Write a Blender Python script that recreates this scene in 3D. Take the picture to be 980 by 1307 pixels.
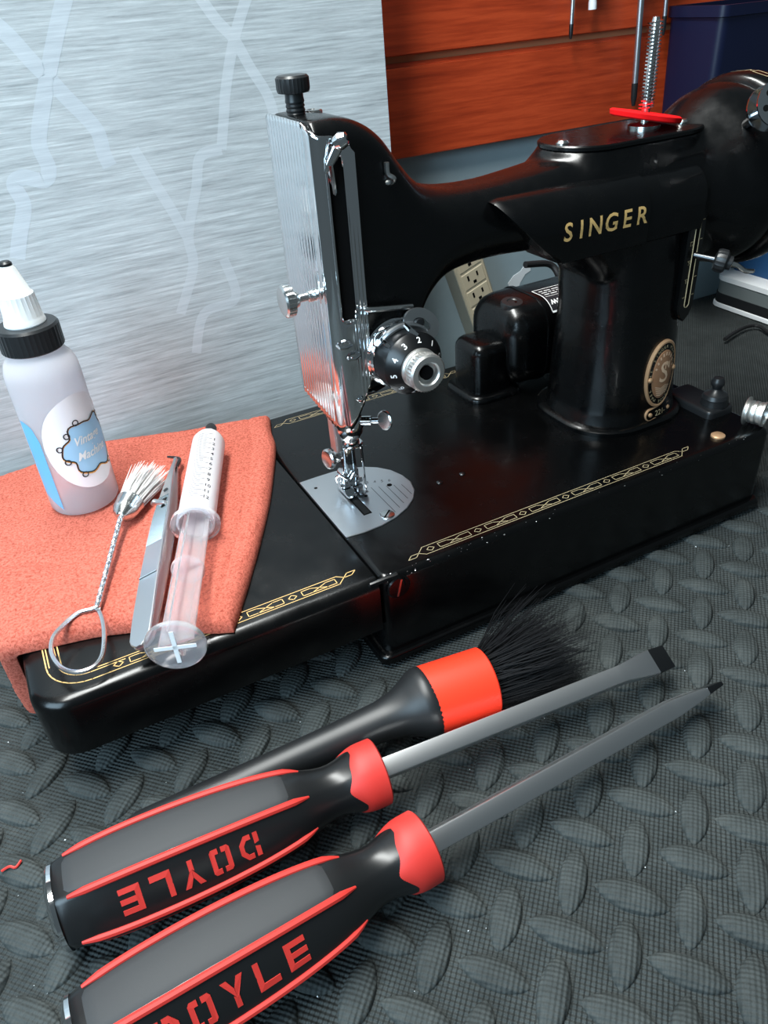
import bpy, bmesh, math, random
from math import sin, cos, pi, radians, sqrt, atan2
from mathutils import Vector, Matrix, Euler

for o in list(bpy.data.objects):
    bpy.data.objects.remove(o, do_unlink=True)
scene = bpy.context.scene
COL = scene.collection
random.seed(7)
U = 0.00108          # working millimetres -> metres

# ------------------------------------------------------------------ camera
FPX = 979.6
CAM = Vector((-101.5, -226.9, 205.7))
ROT = Euler((0.9672, 0.0673, -0.4838), 'XYZ')
cam_d = bpy.data.cameras.new('camera')
cam = bpy.data.objects.new('camera', cam_d)
COL.objects.link(cam)
cam.location = CAM * U
cam.rotation_euler = ROT
cam_d.sensor_fit = 'VERTICAL'
cam_d.sensor_height = 36.0
cam_d.lens = 36.0 * FPX / 1307.0
cam_d.clip_start = 0.005
cam_d.clip_end = 20
scene.camera = cam

# ------------------------------------------------------------------ world, lamps, exposure
world = bpy.data.worlds.new('world')
scene.world = world
world.use_nodes = True
wn = world.node_tree.nodes
wn['Background'].inputs[0].default_value = (0.62, 0.78, 0.86, 1)
wn['Background'].inputs[1].default_value = 0.09


def area(name, loc, target, size, size_y, power, col):
    d = bpy.data.lights.new(name, 'AREA')
    d.shape = 'RECTANGLE'
    d.size = size
    d.size_y = size_y
    d.energy = power
    d.color = col
    o = bpy.data.objects.new(name, d)
    COL.objects.link(o)
    o.location = loc
    o.rotation_euler = (Vector(target) - Vector(loc)).to_track_quat('-Z', 'Y').to_euler()
    return o


area('shop_tube_lamp', (-0.15, 0.13, 1.0), (-0.05, 0.08, 0.0), 1.0, 0.2, 22, (0.97, 1.0, 0.98))
area('window_daylight', (-0.72, -0.32, 0.42), (-0.1, 0.2, 0.08), 0.6, 0.5, 8.0, (0.58, 0.82, 1.0))

vs = scene.view_settings
vs.view_transform = 'Standard'
vs.look = 'None'
vs.exposure = 0.42
vs.gamma = 1.0
vs.use_curve_mapping = False


# ------------------------------------------------------------------ pixel helpers (980 x 1307 frame)
RM = ROT.to_matrix()


def ray(u, v):
    return RM @ Vector(((u - 490) / FPX, -(v - 653.5) / FPX, -1))


def pz(u, v, z):
    d = ray(u, v)
    return CAM + d * ((z - CAM.z) / d.z)


def py(u, v, y):
    d = ray(u, v)
    return CAM + d * ((y - CAM.y) / d.y)


def pxx(u, v, x):
    d = ray(u, v)
    return CAM + d * ((x - CAM.x) / d.x)


def project(p):
    q = RM.transposed() @ (Vector(p) - CAM)
    return 490 + FPX * q.x / -q.z, 653.5 - FPX * q.y / -q.z


# ------------------------------------------------------------------ materials
def mat(name, col, rough=0.5, metal=0.0, coat=0.0, spec=0.5, trans=0.0, ior=1.45, sheen=0.0, sss=0.0, alpha=1.0):
    m = bpy.data.materials.new(name)
    m.use_nodes = True
    b = m.node_tree.nodes['Principled BSDF']
    b.inputs['Base Color'].default_value = (*col, 1)
    b.inputs['Roughness'].default_value = rough
    b.inputs['Metallic'].default_value = metal
    b.inputs['Coat Weight'].default_value = coat
    b.inputs['Coat Roughness'].default_value = 0.06
    b.inputs['Specular IOR Level'].default_value = spec
    b.inputs['Transmission Weight'].default_value = trans
    b.inputs['IOR'].default_value = ior
    b.inputs['Sheen Weight'].default_value = sheen
    if sss:
        b.inputs['Subsurface Weight'].default_value = sss
        b.inputs['Subsurface Radius'].default_value = (0.006, 0.005, 0.005)
    b.inputs['Alpha'].default_value = alpha
    return m


def nodes(m):
    return m.node_tree.nodes, m.node_tree.links, m.node_tree.nodes['Principled BSDF']


def posnode(m, scale=(1, 1, 1), rot=(0, 0, 0), coord='pos'):
    n, l, b = nodes(m)
    mp = n.new('ShaderNodeMapping')
    mp.inputs['Scale'].default_value = scale
    mp.inputs['Rotation'].default_value = rot
    if coord == 'pos':
        g = n.new('ShaderNodeNewGeometry')
        l.new(g.outputs['Position'], mp.inputs['Vector'])
    else:
        g = n.new('ShaderNodeTexCoord')
        l.new(g.outputs['Object'], mp.inputs['Vector'])
    return mp.outputs['Vector']


def noise(m, vec, scale, detail=4, rough=0.6):
    n, l, b = nodes(m)
    t = n.new('ShaderNodeTexNoise')
    t.inputs['Scale'].default_value = scale
    t.inputs['Detail'].default_value = detail
    t.inputs['Roughness'].default_value = rough
    l.new(vec, t.inputs['Vector'])
    return t.outputs['Fac']


def ramp(m, fac, stops):
    n, l, b = nodes(m)
    r = n.new('ShaderNodeValToRGB')
    e = r.color_ramp.elements
    while len(e) < len(stops):
        e.new(0.5)
    for i, (p, c) in enumerate(stops):
        e[i].position = p
        e[i].color = (*c, 1)
    l.new(fac, r.inputs['Fac'])
    return r.outputs['Color']


def bump(m, h, strength, dist, prev=None):
    n, l, b = nodes(m)
    bp = n.new('ShaderNodeBump')
    bp.inputs['Strength'].default_value = strength
    bp.inputs['Distance'].default_value = dist
    l.new(h, bp.inputs['Height'])
    if prev is not None:
        l.new(prev, bp.inputs['Normal'])
    return bp.outputs['Normal']


def link_in(m, out, sock):
    n, l, b = nodes(m)
    l.new(out, b.inputs[sock])


MT = {}
MT['enamel'] = mat('black_enamel', (0.0012, 0.0014, 0.0016), 0.16, coat=0.12, spec=0.38)
v = posnode(MT['enamel'])
link_in(MT['enamel'], ramp(MT['enamel'], noise(MT['enamel'], v, 60, 5), [(0.3, (0.19,) * 3), (0.75, (0.34,) * 3)]), 'Roughness')
MT['bedpaint'] = mat('black_bed_enamel', (0.0014, 0.0015, 0.0016), 0.22, coat=0.05, spec=0.38)
v = posnode(MT['bedpaint'])
link_in(MT['bedpaint'], ramp(MT['bedpaint'], noise(MT['bedpaint'], v, 45, 6), [(0.3, (0.16,) * 3), (0.75, (0.34,) * 3)]), 'Roughness')
MT['dialblack'] = mat('dial_black', (0.004, 0.0045, 0.005), 0.32)
MT['blackplastic'] = mat('black_plastic', (0.012, 0.013, 0.014), 0.35)
MT['chrome'] = mat('chrome', (0.78, 0.8, 0.82), 0.08, 1.0)
MT['nickel'] = mat('nickel', (0.68, 0.69, 0.68), 0.22, 1.0)
MT['matnickel'] = mat('worn_nickel', (0.74, 0.73, 0.7), 0.42, 1.0)
MT['shaftsteel'] = mat('ground_steel', (0.78, 0.79, 0.8), 0.3, 1.0)
MT['satin'] = mat('satin_steel', (0.6, 0.62, 0.64), 0.34, 1.0)
MT['plate'] = mat('needle_plate_steel', (0.62, 0.65, 0.68), 0.3, 1.0)
v = posnode(MT['plate'], (1, 14, 1))
link_in(MT['plate'], bump(MT['plate'], noise(MT['plate'], v, 160, 3), 0.12, 0.0003), 'Normal')
MT['darksteel'] = mat('dark_steel', (0.09, 0.095, 0.1), 0.3, 1.0)
MT['hole'] = mat('dark_hole', (0.003, 0.003, 0.003), 0.8, spec=0.1)
MT['gold'] = mat('gold_decal', (0.6, 0.38, 0.14), 0.5, 0.0)
MT['goldpale'] = mat('pale_gold_decal', (0.42, 0.34, 0.2), 0.5, 0.0)
MT['brass'] = mat('brass', (0.6, 0.36, 0.2), 0.38, 0.55)
v = posnode(MT['brass'])
link_in(MT['brass'], bump(MT['brass'], noise(MT['brass'], v, 900, 3), 0.25, 0.0004), 'Normal')
MT['whiteprint'] = mat('white_print', (0.85, 0.85, 0.83), 0.5)
MT['blackprint'] = mat('black_print', (0.012, 0.012, 0.015), 0.5)
MT['felt'] = mat('red_felt', (0.72, 0.008, 0.01), 0.95, spec=0.08)
MT['redplastic'] = mat('red_plastic', (0.48, 0.027, 0.02), 0.55)
MT['ferrule'] = mat('red_orange_sleeve', (0.86, 0.04, 0.015), 0.4)
MT['rubber'] = mat('soft_grip_rubber', (0.02, 0.022, 0.024), 0.62)
v = posnode(MT['rubber'])
link_in(MT['rubber'], bump(MT['rubber'], noise(MT['rubber'], v, 2600, 2), 0.12, 0.0002), 'Normal')
MT['brushblack'] = mat('brush_handle_black', (0.01, 0.011, 0.012), 0.42)
MT['hardblack'] = mat('handle_black', (0.007, 0.0075, 0.008), 0.3)
MT['bristle'] = mat('black_bristle', (0.008, 0.008, 0.009), 0.4)
MT['wirebristle'] = mat('white_bristle', (0.78, 0.76, 0.74), 0.45)
MT['wire'] = mat('steel_wire', (0.72, 0.73, 0.75), 0.25, 1.0)
MT['beige'] = mat('beige_plastic', (0.62, 0.52, 0.36), 0.45)
MT['beigedark'] = mat('strip_housing', (0.36, 0.34, 0.27), 0.5)
MT['navy'] = mat('navy_plastic', (0.003, 0.006, 0.026), 0.4)
MT['blue'] = mat('blue_card', (0.01, 0.06, 0.16), 0.5)
MT['white'] = mat('white_plastic', (0.8, 0.82, 0.83), 0.45)
MT['greyplastic'] = mat('grey_plastic', (0.13, 0.15, 0.15), 0.5)
MT['cable'] = mat('cable_rubber', (0.01, 0.01, 0.011), 0.5)

# translucent plastics
MT['hdpe'] = mat('milky_bottle_plastic', (0.95, 0.92, 0.94), 0.4, trans=0.78, ior=1.12)
MT['nozzle'] = mat('nozzle_plastic', (0.86, 0.88, 0.88), 0.35, trans=0.25, ior=1.3, sss=0.2)
MT['syringe'] = mat('clear_syringe_plastic', (0.97, 0.95, 0.97), 0.3, trans=0.55, ior=1.12, sss=0.0)
MT['syringewhite'] = mat('frosted_syringe_plastic', (0.97, 0.94, 0.96), 0.22, trans=0.88, ior=1.1)
MT['labelwhite'] = mat('label_paper', (0.9, 0.85, 0.86), 0.45)
MT['labelblue'] = mat('label_blue', (0.16, 0.46, 0.78), 0.45)
MT['labelsky'] = mat('label_sky', (0.36, 0.6, 0.8), 0.45)
MT['labelorange'] = mat('label_orange', (0.75, 0.33, 0.05), 0.45)

# wood slats
m = MT['wood'] = mat('cherry_laminate', (0.3, 0.05, 0.02), 0.42)
v = posnode(m, (3, 3, 46))
f = noise(m, v, 5.5, 6, 0.65)
link_in(m, ramp(m, f, [(0.28, (0.3, 0.03, 0.007)), (0.48, (0.45, 0.05, 0.012)), (0.62, (0.56, 0.07, 0.018)), (0.8, (0.4, 0.043, 0.01))]), 'Base Color')
MT['woodedge'] = mat('raw_fibreboard', (0.42, 0.17, 0.08), 0.8)

# painted wall
m = MT['wall'] = mat('blue_grey_paint', (0.3, 0.38, 0.41), 0.75)
v = posnode(m)
link_in(m, ramp(m, noise(m, v, 14, 5), [(0.3, (0.27, 0.35, 0.38)), (0.7, (0.34, 0.42, 0.45))]), 'Base Color')

# foam mat
m = MT['foam'] = mat('foam_mat', (0.04, 0.047, 0.047), 0.7, spec=0.35)
n, l, b = nodes(m)
v = posnode(m, (1, 1, 1), (0, 0, radians(46)))
sep = n.new('ShaderNodeSeparateXYZ')
l.new(v, sep.inputs[0])


def mth(op, a, bb=None, val=None):
    k = n.new('ShaderNodeMath')
    k.operation = op
    l.new(a, k.inputs[0])
    if bb is not None:
        l.new(bb, k.inputs[1])
    elif val is not None:
        k.inputs[1].default_value = val
    return k.outputs[0]


k = 2 * pi / (1.6 * U)
sx = mth('SINE', mth('MULTIPLY', sep.outputs[0], val=k))
sy = mth('SINE', mth('MULTIPLY', sep.outputs[1], val=k))
hat = mth('ADD', sx, sy)
b1 = bump(m, hat, 0.9, 0.00035)
b2 = bump(m, noise(m, v, 900, 4, 0.7), 0.5, 0.0007, b1)
link_in(m, b2, 'Normal')
link_in(m, ramp(m, noise(m, v, 70, 6, 0.7), [(0.25, (0.02, 0.0245, 0.0245)), (0.55, (0.037, 0.044, 0.044)), (0.8, (0.056, 0.063, 0.061))]), 'Base Color')
m = MT['foamsmooth'] = mat('foam_tread', (0.04, 0.047, 0.047), 0.72, spec=0.3)
n, l, b = nodes(m)
v = posnode(m, (1, 1, 1), (0, 0, radians(46)))
sep = n.new('ShaderNodeSeparateXYZ')
l.new(v, sep.inputs[0])
hat = mth('ADD', mth('SINE', mth('MULTIPLY', sep.outputs[0], val=k)), mth('SINE', mth('MULTIPLY', sep.outputs[1], val=k)))
b1 = bump(m, hat, 0.5, 0.0003)
link_in(m, bump(m, noise(m, v, 900, 4, 0.7), 0.5, 0.0006, b1), 'Normal')
link_in(m, ramp(m, noise(m, v, 70, 6, 0.7), [(0.25, (0.02, 0.0245, 0.0245)), (0.55, (0.037, 0.044, 0.044)), (0.8, (0.056, 0.063, 0.061))]), 'Base Color')
MT['bench'] = mat('bench_top', (0.05, 0.05, 0.05), 0.6)

# backdrop sheet
m = MT['backdrop'] = mat('brushed_grey_vinyl', (0.5, 0.55, 0.58), 0.5)
n, l, b = nodes(m)
v = posnode(m, (14, 14, 330), (0, radians(-4), 0), 'obj')
f = noise(m, v, 2.2, 6, 0.72)
c1 = ramp(m, f, [(0.22, (0.22, 0.24, 0.25)), (0.42, (0.43, 0.46, 0.47)), (0.58, (0.56, 0.6, 0.61)), (0.78, (0.78, 0.82, 0.83))])
v2 = posnode(m, (1, 1, 1), (0, 0, 0), 'obj')
f2 = noise(m, v2, 7, 3, 0.5)
c2 = ramp(m, f2, [(0.3, (0.72, 0.74, 0.74)), (0.7, (1.0, 1.0, 1.0))])
mx = n.new('ShaderNodeMix')
mx.data_type = 'RGBA'
mx.blend_type = 'MULTIPLY'
mx.inputs[0].default_value = 0.7
l.new(c1, mx.inputs[6])
l.new(c2, mx.inputs[7])
l.new(mx.outputs[2], b.inputs['Base Color'])
l.new(bump(m, f, 0.12, 0.0006), b.inputs['Normal'])
m = MT['swirl'] = mat('pale_vinyl_print', (0.6, 0.67, 0.71), 0.5)
n, l, b = nodes(m)
v = posnode(m, (14, 14, 330), (0, radians(-4), 0), 'obj')
l.new(ramp(m, noise(m, v, 2.2, 6, 0.7), [(0.25, (0.42, 0.46, 0.49)), (0.75, (0.64, 0.69, 0.72))]), b.inputs['Base Color'])

m = MT['swirlfaint'] = mat('faint_vinyl_print', (0.5, 0.55, 0.57), 0.5)
n, l, b = nodes(m)
v = posnode(m, (14, 14, 330), (0, radians(-4), 0), 'obj')
l.new(ramp(m, noise(m, v, 2.2, 6, 0.7), [(0.25, (0.43, 0.47, 0.49)), (0.75, (0.66, 0.7, 0.72))]), b.inputs['Base Color'])

# terry towel
m = MT['terry'] = mat('coral_terry', (0.85, 0.16, 0.1), 0.95, spec=0.1)
v = posnode(m)
f = noise(m, v, 820, 5, 0.8)
link_in(m, bump(m, f, 1.0, 0.0026), 'Normal')
n, l, b = nodes(m)
c1 = ramp(m, f, [(0.32, (0.52, 0.06, 0.035)), (0.55, (0.97, 0.27, 0.19))])
l.new(c1, b.inputs['Base Color'])


# ------------------------------------------------------------------ mesh builder
class MB:
    def __init__(s):
        s.v = []
        s.f = []

    def add(s, vs_, fs):
        o = len(s.v)
        s.v += [Vector(p) for p in vs_]
        s.f += [tuple(i + o for i in q) for q in fs]

    def loft(s, rings, cap0=True, cap1=True, closed=True):
        n_ = len(rings[0])
        vs_ = [p for r in rings for p in r]
        fs = []
        for i in range(len(rings) - 1):
            for j in range(n_ if closed else n_ - 1):
                k_ = (j + 1) % n_
                fs.append((i * n_ + j, i * n_ + k_, (i + 1) * n_ + k_, (i + 1) * n_ + j))
        if closed and cap0:
            fs.append(tuple(reversed(range(n_))))
        if closed and cap1:
            fs.append(tuple((len(rings) - 1) * n_ + j for j in range(n_)))
        s.add(vs_, fs)
        return s

    def lathe(s, prof, c=(0, 0, 0), axis=(0, 0, 1), seg=32, caps=True, knurl=None):
        """prof: (radius, height along axis)"""
        a = Vector(axis).normalized()
        t = Vector((0, 0, 1)) if abs(a.z) < 0.9 else Vector((1, 0, 0))
        e1 = a.cross(t).normalized()
        e2 = a.cross(e1).normalized()
        c = Vector(c)
        rings = []
        for q in prof:
            r, h = q[0], q[1]
            kn = q[2] if len(q) > 2 else 0
            ring = []
            for j in range(seg):
                th = -2 * pi * j / seg
                rr = r + (kn if (j % 2) else 0)
                ring.append(c + a * h + (e1 * cos(th) + e2 * sin(th)) * rr)
            rings.append(ring)
        return s.loft(rings, caps, caps)

    def tube(s, pts, r, seg=8, caps=True, closed=False):
        P = [Vector(p) for p in pts]
        n_ = len(P)
        rad = r if isinstance(r, (list, tuple)) else [r] * n_
        T = []
        for i in range(n_):
            a = P[i - 1] if (i > 0 or closed) else P[i]
            c = P[(i + 1) % n_] if (i < n_ - 1 or closed) else P[i]
            T.append((c - a).normalized())
        ref = Vector((0, 0, 1)) if abs(T[0].z) < 0.9 else Vector((1, 0, 0))
        e1 = T[0].cross(ref).normalized()
        rings = []
        for i in range(n_):
            e1 = (e1 - T[i] * e1.dot(T[i])).normalized()
            e2 = T[i].cross(e1)
            rings.append([P[i] + (e1 * cos(2 * pi * j / seg) + e2 * sin(2 * pi * j / seg)) * rad[i] for j in range(seg)])
        if closed:
            rings.append(rings[0])
            return s.loft(rings, False, False)
        return s.loft(rings, caps, caps)

    def prism(s, poly, fn, h0, h1):
        """poly: 2-D points ccw; fn(x, y, h) -> 3-D"""
        r0 = [fn(x, y, h0) for x, y in poly]
        r1 = [fn(x, y, h1) for x, y in poly]
        return s.loft([r0, r1])

    def rbox(s, x0, x1, y0, y1, z0, z1, r=2, bev=1, n_=5, bevb=0):
        cx, cy, hx, hy = (x0 + x1) / 2, (y0 + y1) / 2, (x1 - x0) / 2, (y1 - y0) / 2
        rings = []
        if bevb:
            for k_ in range(4):
                a = pi / 2 * k_ / 3
                ins = bevb * (1 - sin(a))
                rings.append([(x, y, z0 + bevb * (1 - cos(a))) for x, y in rrect(cx, cy, hx - ins, hy - ins, max(r - ins, .05), n_)])
        else:
            rings.append([(x, y, z0) for x, y in rrect(cx, cy, hx, hy, r, n_)])
        for k_ in range(5):
            a = pi / 2 * k_ / 4
            ins = bev * (1 - cos(a))
            rings.append([(x, y, z1 - bev + bev * sin(a)) for x, y in rrect(cx, cy, hx - ins, hy - ins, max(r - ins, .05), n_)])
        return s.loft(rings)

    def strip(s, pts, w, fn):
        """flat line of width w through 2-D pts, mapped by fn(x, y)"""
        n_ = len(pts)
        for i in range(n_ - 1):
            a, c = Vector(pts[i]), Vector(pts[i + 1])
            d = (c - a)
            if d.length < 1e-6:
                continue
            d.normalize()
            q = Vector((-d.y, d.x)) * w / 2
            e = d * w * 0.35
            vs_ = [fn(*(a - e - q)), fn(*(c + e - q)), fn(*(c + e + q)), fn(*(a - e + q))]
            s.add(vs_, [(0, 1, 2, 3)])
        return s

    def xform(s, M_):
        s.v = [M_ @ p for p in s.v]
        return s


def rrect(cx, cy, hx, hy, r, n_=5):
    r = min(r, hx, hy)
    out = []
    for sx_, sy_, a0 in ((1, 1, 0), (-1, 1, pi / 2), (-1, -1, pi), (1, -1, 3 * pi / 2)):
        for k_ in range(n_ + 1):
            a = a0 + pi / 2 * k_ / n_
            out.append((cx + sx_ * (hx - r) + r * cos(a), cy + sy_ * (hy - r) + r * sin(a)))
    return out


def make(name, mb, m, parent=None, smooth=True, angle=35):
    me = bpy.data.meshes.new(name)
    org = Vector((0, 0, 0))
    if parent is not None and not parent.get('_local'):
        q = parent
        while q is not None:
            org += Vector(q['_org']) if '_org' in q else Vector((0, 0, 0))
            q = None
    me.from_pydata([tuple((p - org) * U) for p in mb.v], [], mb.f)
    me.materials.append(MT[m])
    bm = bmesh.new()
    bm.from_mesh(me)
    bmesh.ops.recalc_face_normals(bm, faces=bm.faces)
    bm.to_mesh(me)
    bm.free()
    if smooth:
        me.shade_smooth()
        me.set_sharp_from_angle(angle=radians(angle))
    o = bpy.data.objects.new(name, me)
    COL.objects.link(o)
    if parent is not None:
        o.parent = parent
        o['_org'] = tuple(org)
        if parent.get('_local'):
            o['_local'] = 1
    else:
        o['_org'] = (0, 0, 0)
    return o


def tag(o, label=None, cat=None, group=None, kind=None):
    if label:
        o['label'] = label
    if cat:
        o['category'] = cat
    if group:
        o['group'] = group
    if kind:
        o['kind'] = kind
    return o


def thing(name, label, cat, loc, group=None, M_=None):
    """Empty at loc (mm). With M_ (3x3) the parts are built in local millimetres."""
    o = bpy.data.objects.new(name, None)
    o.empty_display_size = 0.02
    COL.objects.link(o)
    o.location = Vector(loc) * U
    if M_ is not None:
        o.rotation_euler = M_.to_euler()
        o['_local'] = 1
    o['_org'] = tuple(loc)
    return tag(o, label, cat, group)


def frame(xdir, up=(0, 0, 1)):
    x = Vector(xdir).normalized()
    z = Vector(up)
    z = (z - x * z.dot(x)).normalized()
    y = z.cross(x)
    return Matrix((x, y, z)).transposed()


def text_mesh(s, size, bold=0.0, align='CENTER', shear=0.0, spacing=1.0):
    """flat text as (verts2d, faces) centred at origin, size in mm"""
    c = bpy.data.curves.new('t', 'FONT')
    c.body = s
    c.size = size
    c.align_x = align
    c.align_y = 'CENTER'
    c.offset = bold
    c.shear = shear
    c.space_character = spacing
    c.resolution_u = 3
    o = bpy.data.objects.new('t', c)
    COL.objects.link(o)
    dg = bpy.context.evaluated_depsgraph_get()
    me = bpy.data.meshes.new_from_object(o.evaluated_get(dg))
    bm = bmesh.new()
    bm.from_mesh(me)
    bmesh.ops.triangulate(bm, faces=bm.faces)
    bmesh.ops.subdivide_edges(bm, edges=[e for e in bm.edges if e.calc_length() > size * 0.12], cuts=3)
    bmesh.ops.triangulate(bm, faces=bm.faces)
    bm.to_mesh(me)
    bm.free()
    vs_ = [(q.co.x, q.co.y) for q in me.vertices]
    fs = [tuple(p.vertices) for p in me.polygons]
    bpy.data.objects.remove(o, do_unlink=True)
    bpy.data.curves.remove(c)
    bpy.data.meshes.remove(me)
    return vs_, fs


def add_text(mb, s, size, fn, **kw):
    vs_, fs = text_mesh(s, size, **kw)
    mb.add([fn(x, y) for x, y in vs_], fs)
    return mb


def interp(tab, x):
    if x <= tab[0][0]:
        return tab[0][1]
    for (a, p), (c, q) in zip(tab, tab[1:]):
        if x <= c:
            t = (x - a) / (c - a)
            return p + (q - p) * t
    return tab[-1][1]


def sinterp(tab, x):
    """Catmull-Rom through the table"""
    n_ = len(tab)
    if x <= tab[0][0]:
        return tab[0][1]
    if x >= tab[-1][0]:
        return tab[-1][1]
    for i in range(n_ - 1):
        if x <= tab[i + 1][0]:
            break
    x0, y0 = tab[i]
    x1, y1 = tab[i + 1]

    def sl(k_):
        if k_ == 0 or k_ == n_ - 1:
            a, c = max(0, k_ - 1), min(n_ - 1, k_ + 1)
        else:
            a, c = k_ - 1, k_ + 1
        return (tab[c][1] - tab[a][1]) / (tab[c][0] - tab[a][0])
    h = x1 - x0
    t = (x - x0) / h
    m0, m1 = sl(i) * h, sl(i + 1) * h
    return (2 * t ** 3 - 3 * t * t + 1) * y0 + (t ** 3 - 2 * t * t + t) * m0 + (-2 * t ** 3 + 3 * t * t) * y1 + (t ** 3 - t * t) * m1


def spline(pts, n_=8, closed=False):
    P = [Vector(p) for p in pts]
    out = []
    N = len(P)
    for i in range(N if closed else N - 1):
        p0 = P[(i - 1) % N] if (i > 0 or closed) else P[0]
        p1 = P[i]
        p2 = P[(i + 1) % N]
        p3 = P[(i + 2) % N] if (i + 2 < N or closed) else P[-1]
        for k_ in range(n_):
            t = k_ / n_
            out.append(0.5 * ((2 * p1) + (p2 - p0) * t + (2 * p0 - 5 * p1 + 4 * p2 - p3) * t * t + (3 * p1 - p0 - 3 * p2 + p3) * t ** 3))
    if not closed:
        out.append(P[-1])
    return out


def remesh(mbs, voxel, smooth_it):
    mb = MB()
    for k_ in mbs:
        mb.add(k_.v, k_.f)
    me = bpy.data.meshes.new('tmp')
    me.from_pydata([tuple(p) for p in mb.v], [], mb.f)
    bm = bmesh.new()
    bm.from_mesh(me)
    bmesh.ops.recalc_face_normals(bm, faces=bm.faces)
    bm.to_mesh(me)
    bm.free()
    o = bpy.data.objects.new('tmp', me)
    COL.objects.link(o)
    r = o.modifiers.new('r', 'REMESH')
    r.mode = 'VOXEL'
    r.voxel_size = voxel
    sm = o.modifiers.new('s', 'SMOOTH')
    sm.factor = 0.5
    sm.iterations = smooth_it
    dg = bpy.context.evaluated_depsgraph_get()
    m2 = bpy.data.meshes.new_from_object(o.evaluated_get(dg))
    out = MB()
    out.v = [q.co.copy() for q in m2.vertices]
    out.f = [tuple(p.vertices) for p in m2.polygons]
    bpy.data.objects.remove(o, do_unlink=True)
    bpy.data.meshes.remove(me)
    bpy.data.meshes.remove(m2)
    return out


ZM = -50.0      # mat surface
WY = 258.0      # wall plane

# ================================================================== SETTING
o = make('workbench', MB().rbox(-420, 700, -330, WY - 1, -90, ZM - 9.2, 3, 2), 'bench')
tag(o, 'dark workbench top lying under the black foam mat', 'workbench')
o = make('wall_back', MB().rbox(-420, 760, WY, WY + 12, -90, 420, 0.5, 0.5), 'wall', smooth=False)
tag(o, kind='structure')
wall = o
# slats of the cherry slatwall, each with routed groove lips
SL = [(111.0, 164.5), (168.5, 224.0), (228.0, 284.0), (288.0, 344.0), (348.0, 404.0)]
for z0, z1 in SL:
    mb = MB()
    yf = WY - 9
    ring = [(yf, z0 + 0.6), (yf + 0.6, z0), (WY - .05, z0), (WY - .05, z1), (yf + 4, z1), (yf + 3.0, z1 - 2.5), (yf, z1 - 2.5)]
    mb.loft([[(-420, a, c) for a, c in ring], [(760, a, c) for a, c in ring]])
    make('slat', mb, 'wood', wall, smooth=False)
    mb = MB().rbox(-420, 760, WY - 4.2, WY - .1, z1, z1 + 4, .1, .1)
    make('groove_lip', mb, 'woodedge', wall, smooth=False)
# flaked paint patch on the wall
pp = [(652, 372), (648, 362), (655, 352), (664, 346), (668, 340), (676, 337), (677, 345), (670, 350), (664, 360), (660, 370)]
poly = [py(u, w, WY) for u, w in pp]
mb = MB().prism([(p.x, p.z) for p in poly], lambda x, z, h: Vector((x, WY - h, z)), -0.05, 0.3)
make('bare_plaster_patch', mb, 'white', wall, smooth=False)

# foam mat with raised tread lozenges
o = make('foam_mat', MB().rbox(-400, 680, -310, WY - 1.5, ZM - 9, ZM, 4, 1.0), 'foam', smooth=False)
tag(o, 'black foam anti-fatigue mat with diamond plate tread under the tools', 'mat')
foam = o


def lozenge(L, W, H):
    mb = MB()
    nu, nv = 14, 5
    rings = []
    for i in range(nu + 1):
        t = -1 + 2 * i / nu
        w = W / 2 * max(0.0, (1 - abs(t) ** 2.1)) ** 0.8
        hh = H * (1 - abs(t) ** 3.0)
        ring = []
        for j in range(nv * 2 + 1):
            a = pi * j / (nv * 2)
            ring.append(Vector((t * L / 2, w * cos(a), hh * sin(a) ** 0.75 - 0.05)))
        rings.append(ring)
    mb.loft(rings, closed=False)
    return mb


loz_me = None
cands = []
rest = []
ANG = radians(-2.6)
ex = Vector((cos(ANG), sin(ANG))) * 26.7
ey = Vector((-sin(ANG), cos(ANG))) * 26.7
base = Vector((20.4, -135.5))
for i in range(-17, 26):
    for j in range(-8, 18):
        for kind in (0, 1):
            p = base + ex * i + ey * j + (ex * 0.48 - ey * -0.5 if kind else Vector((0, 0)))
            if p.x < -395 or p.x > 670 or p.y < -300 or p.y > WY - 12:
                continue
            u, w = project((p.x, p.y, ZM))
            seen = -45 < u < 1025 and -40 < w < 1370
            # keep clear of the machine, whose bed hides the mat
            if -5 < p.x < 240 and -5 < p.y < 172:
                continue
            if -120 < p.x < 0 and 30 < p.y < 200:
                continue
            if -5 < p.x < 140 and 150 < p.y < WY:
                continue
            if p.x > 262 and p.y > 30:
                continue
            if p.x < -2 and p.y > 110:
                continue
            if p.y > 175 and p.x < 130:
                continue
            (cands if seen else rest).append(((Vector((p.x, p.y, ZM)) - CAM).length, p.x, p.y, kind))
cands.sort()
for d, x, y, kind in cands[:300]:
    if loz_me is None:
        o = make('tread_lozenge', lozenge(25.0, 10.4, 2.7), 'foamsmooth', foam, angle=80)
        loz_me = o.data
    else:
        o = bpy.data.objects.new('tread_lozenge', loz_me)
        COL.objects.link(o)
        o.parent = foam
    o.location = Vector((x, y, ZM)) * U
    o.rotation_euler = (0, 0, ANG + (radians(45) if kind else radians(-48)))
    s_ = random.uniform(0.93, 1.05)
    o.scale = (s_, random.uniform(0.92, 1.08), random.uniform(0.85, 1.15))

# the relief goes on outside the picture: one joined part
mb = MB()
lz = lozenge(25.0, 10.4, 2.7)
for d, x, y, kind in rest + cands[300:]:
    a = ANG + (radians(45) if kind else radians(-48))
    ca, sa = cos(a), sin(a)
    mb.add([(x + p.x * ca - p.y * sa, y + p.x * sa + p.y * ca, ZM + p.z) for p in lz.v], lz.f)
o = make('tread_relief', mb, 'foamsmooth', foam, angle=80)
tag(o, kind='stuff')

# ------------------------------------------------------------------ backdrop sheet
mb = MB()
nx, nz = 60, 30


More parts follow.
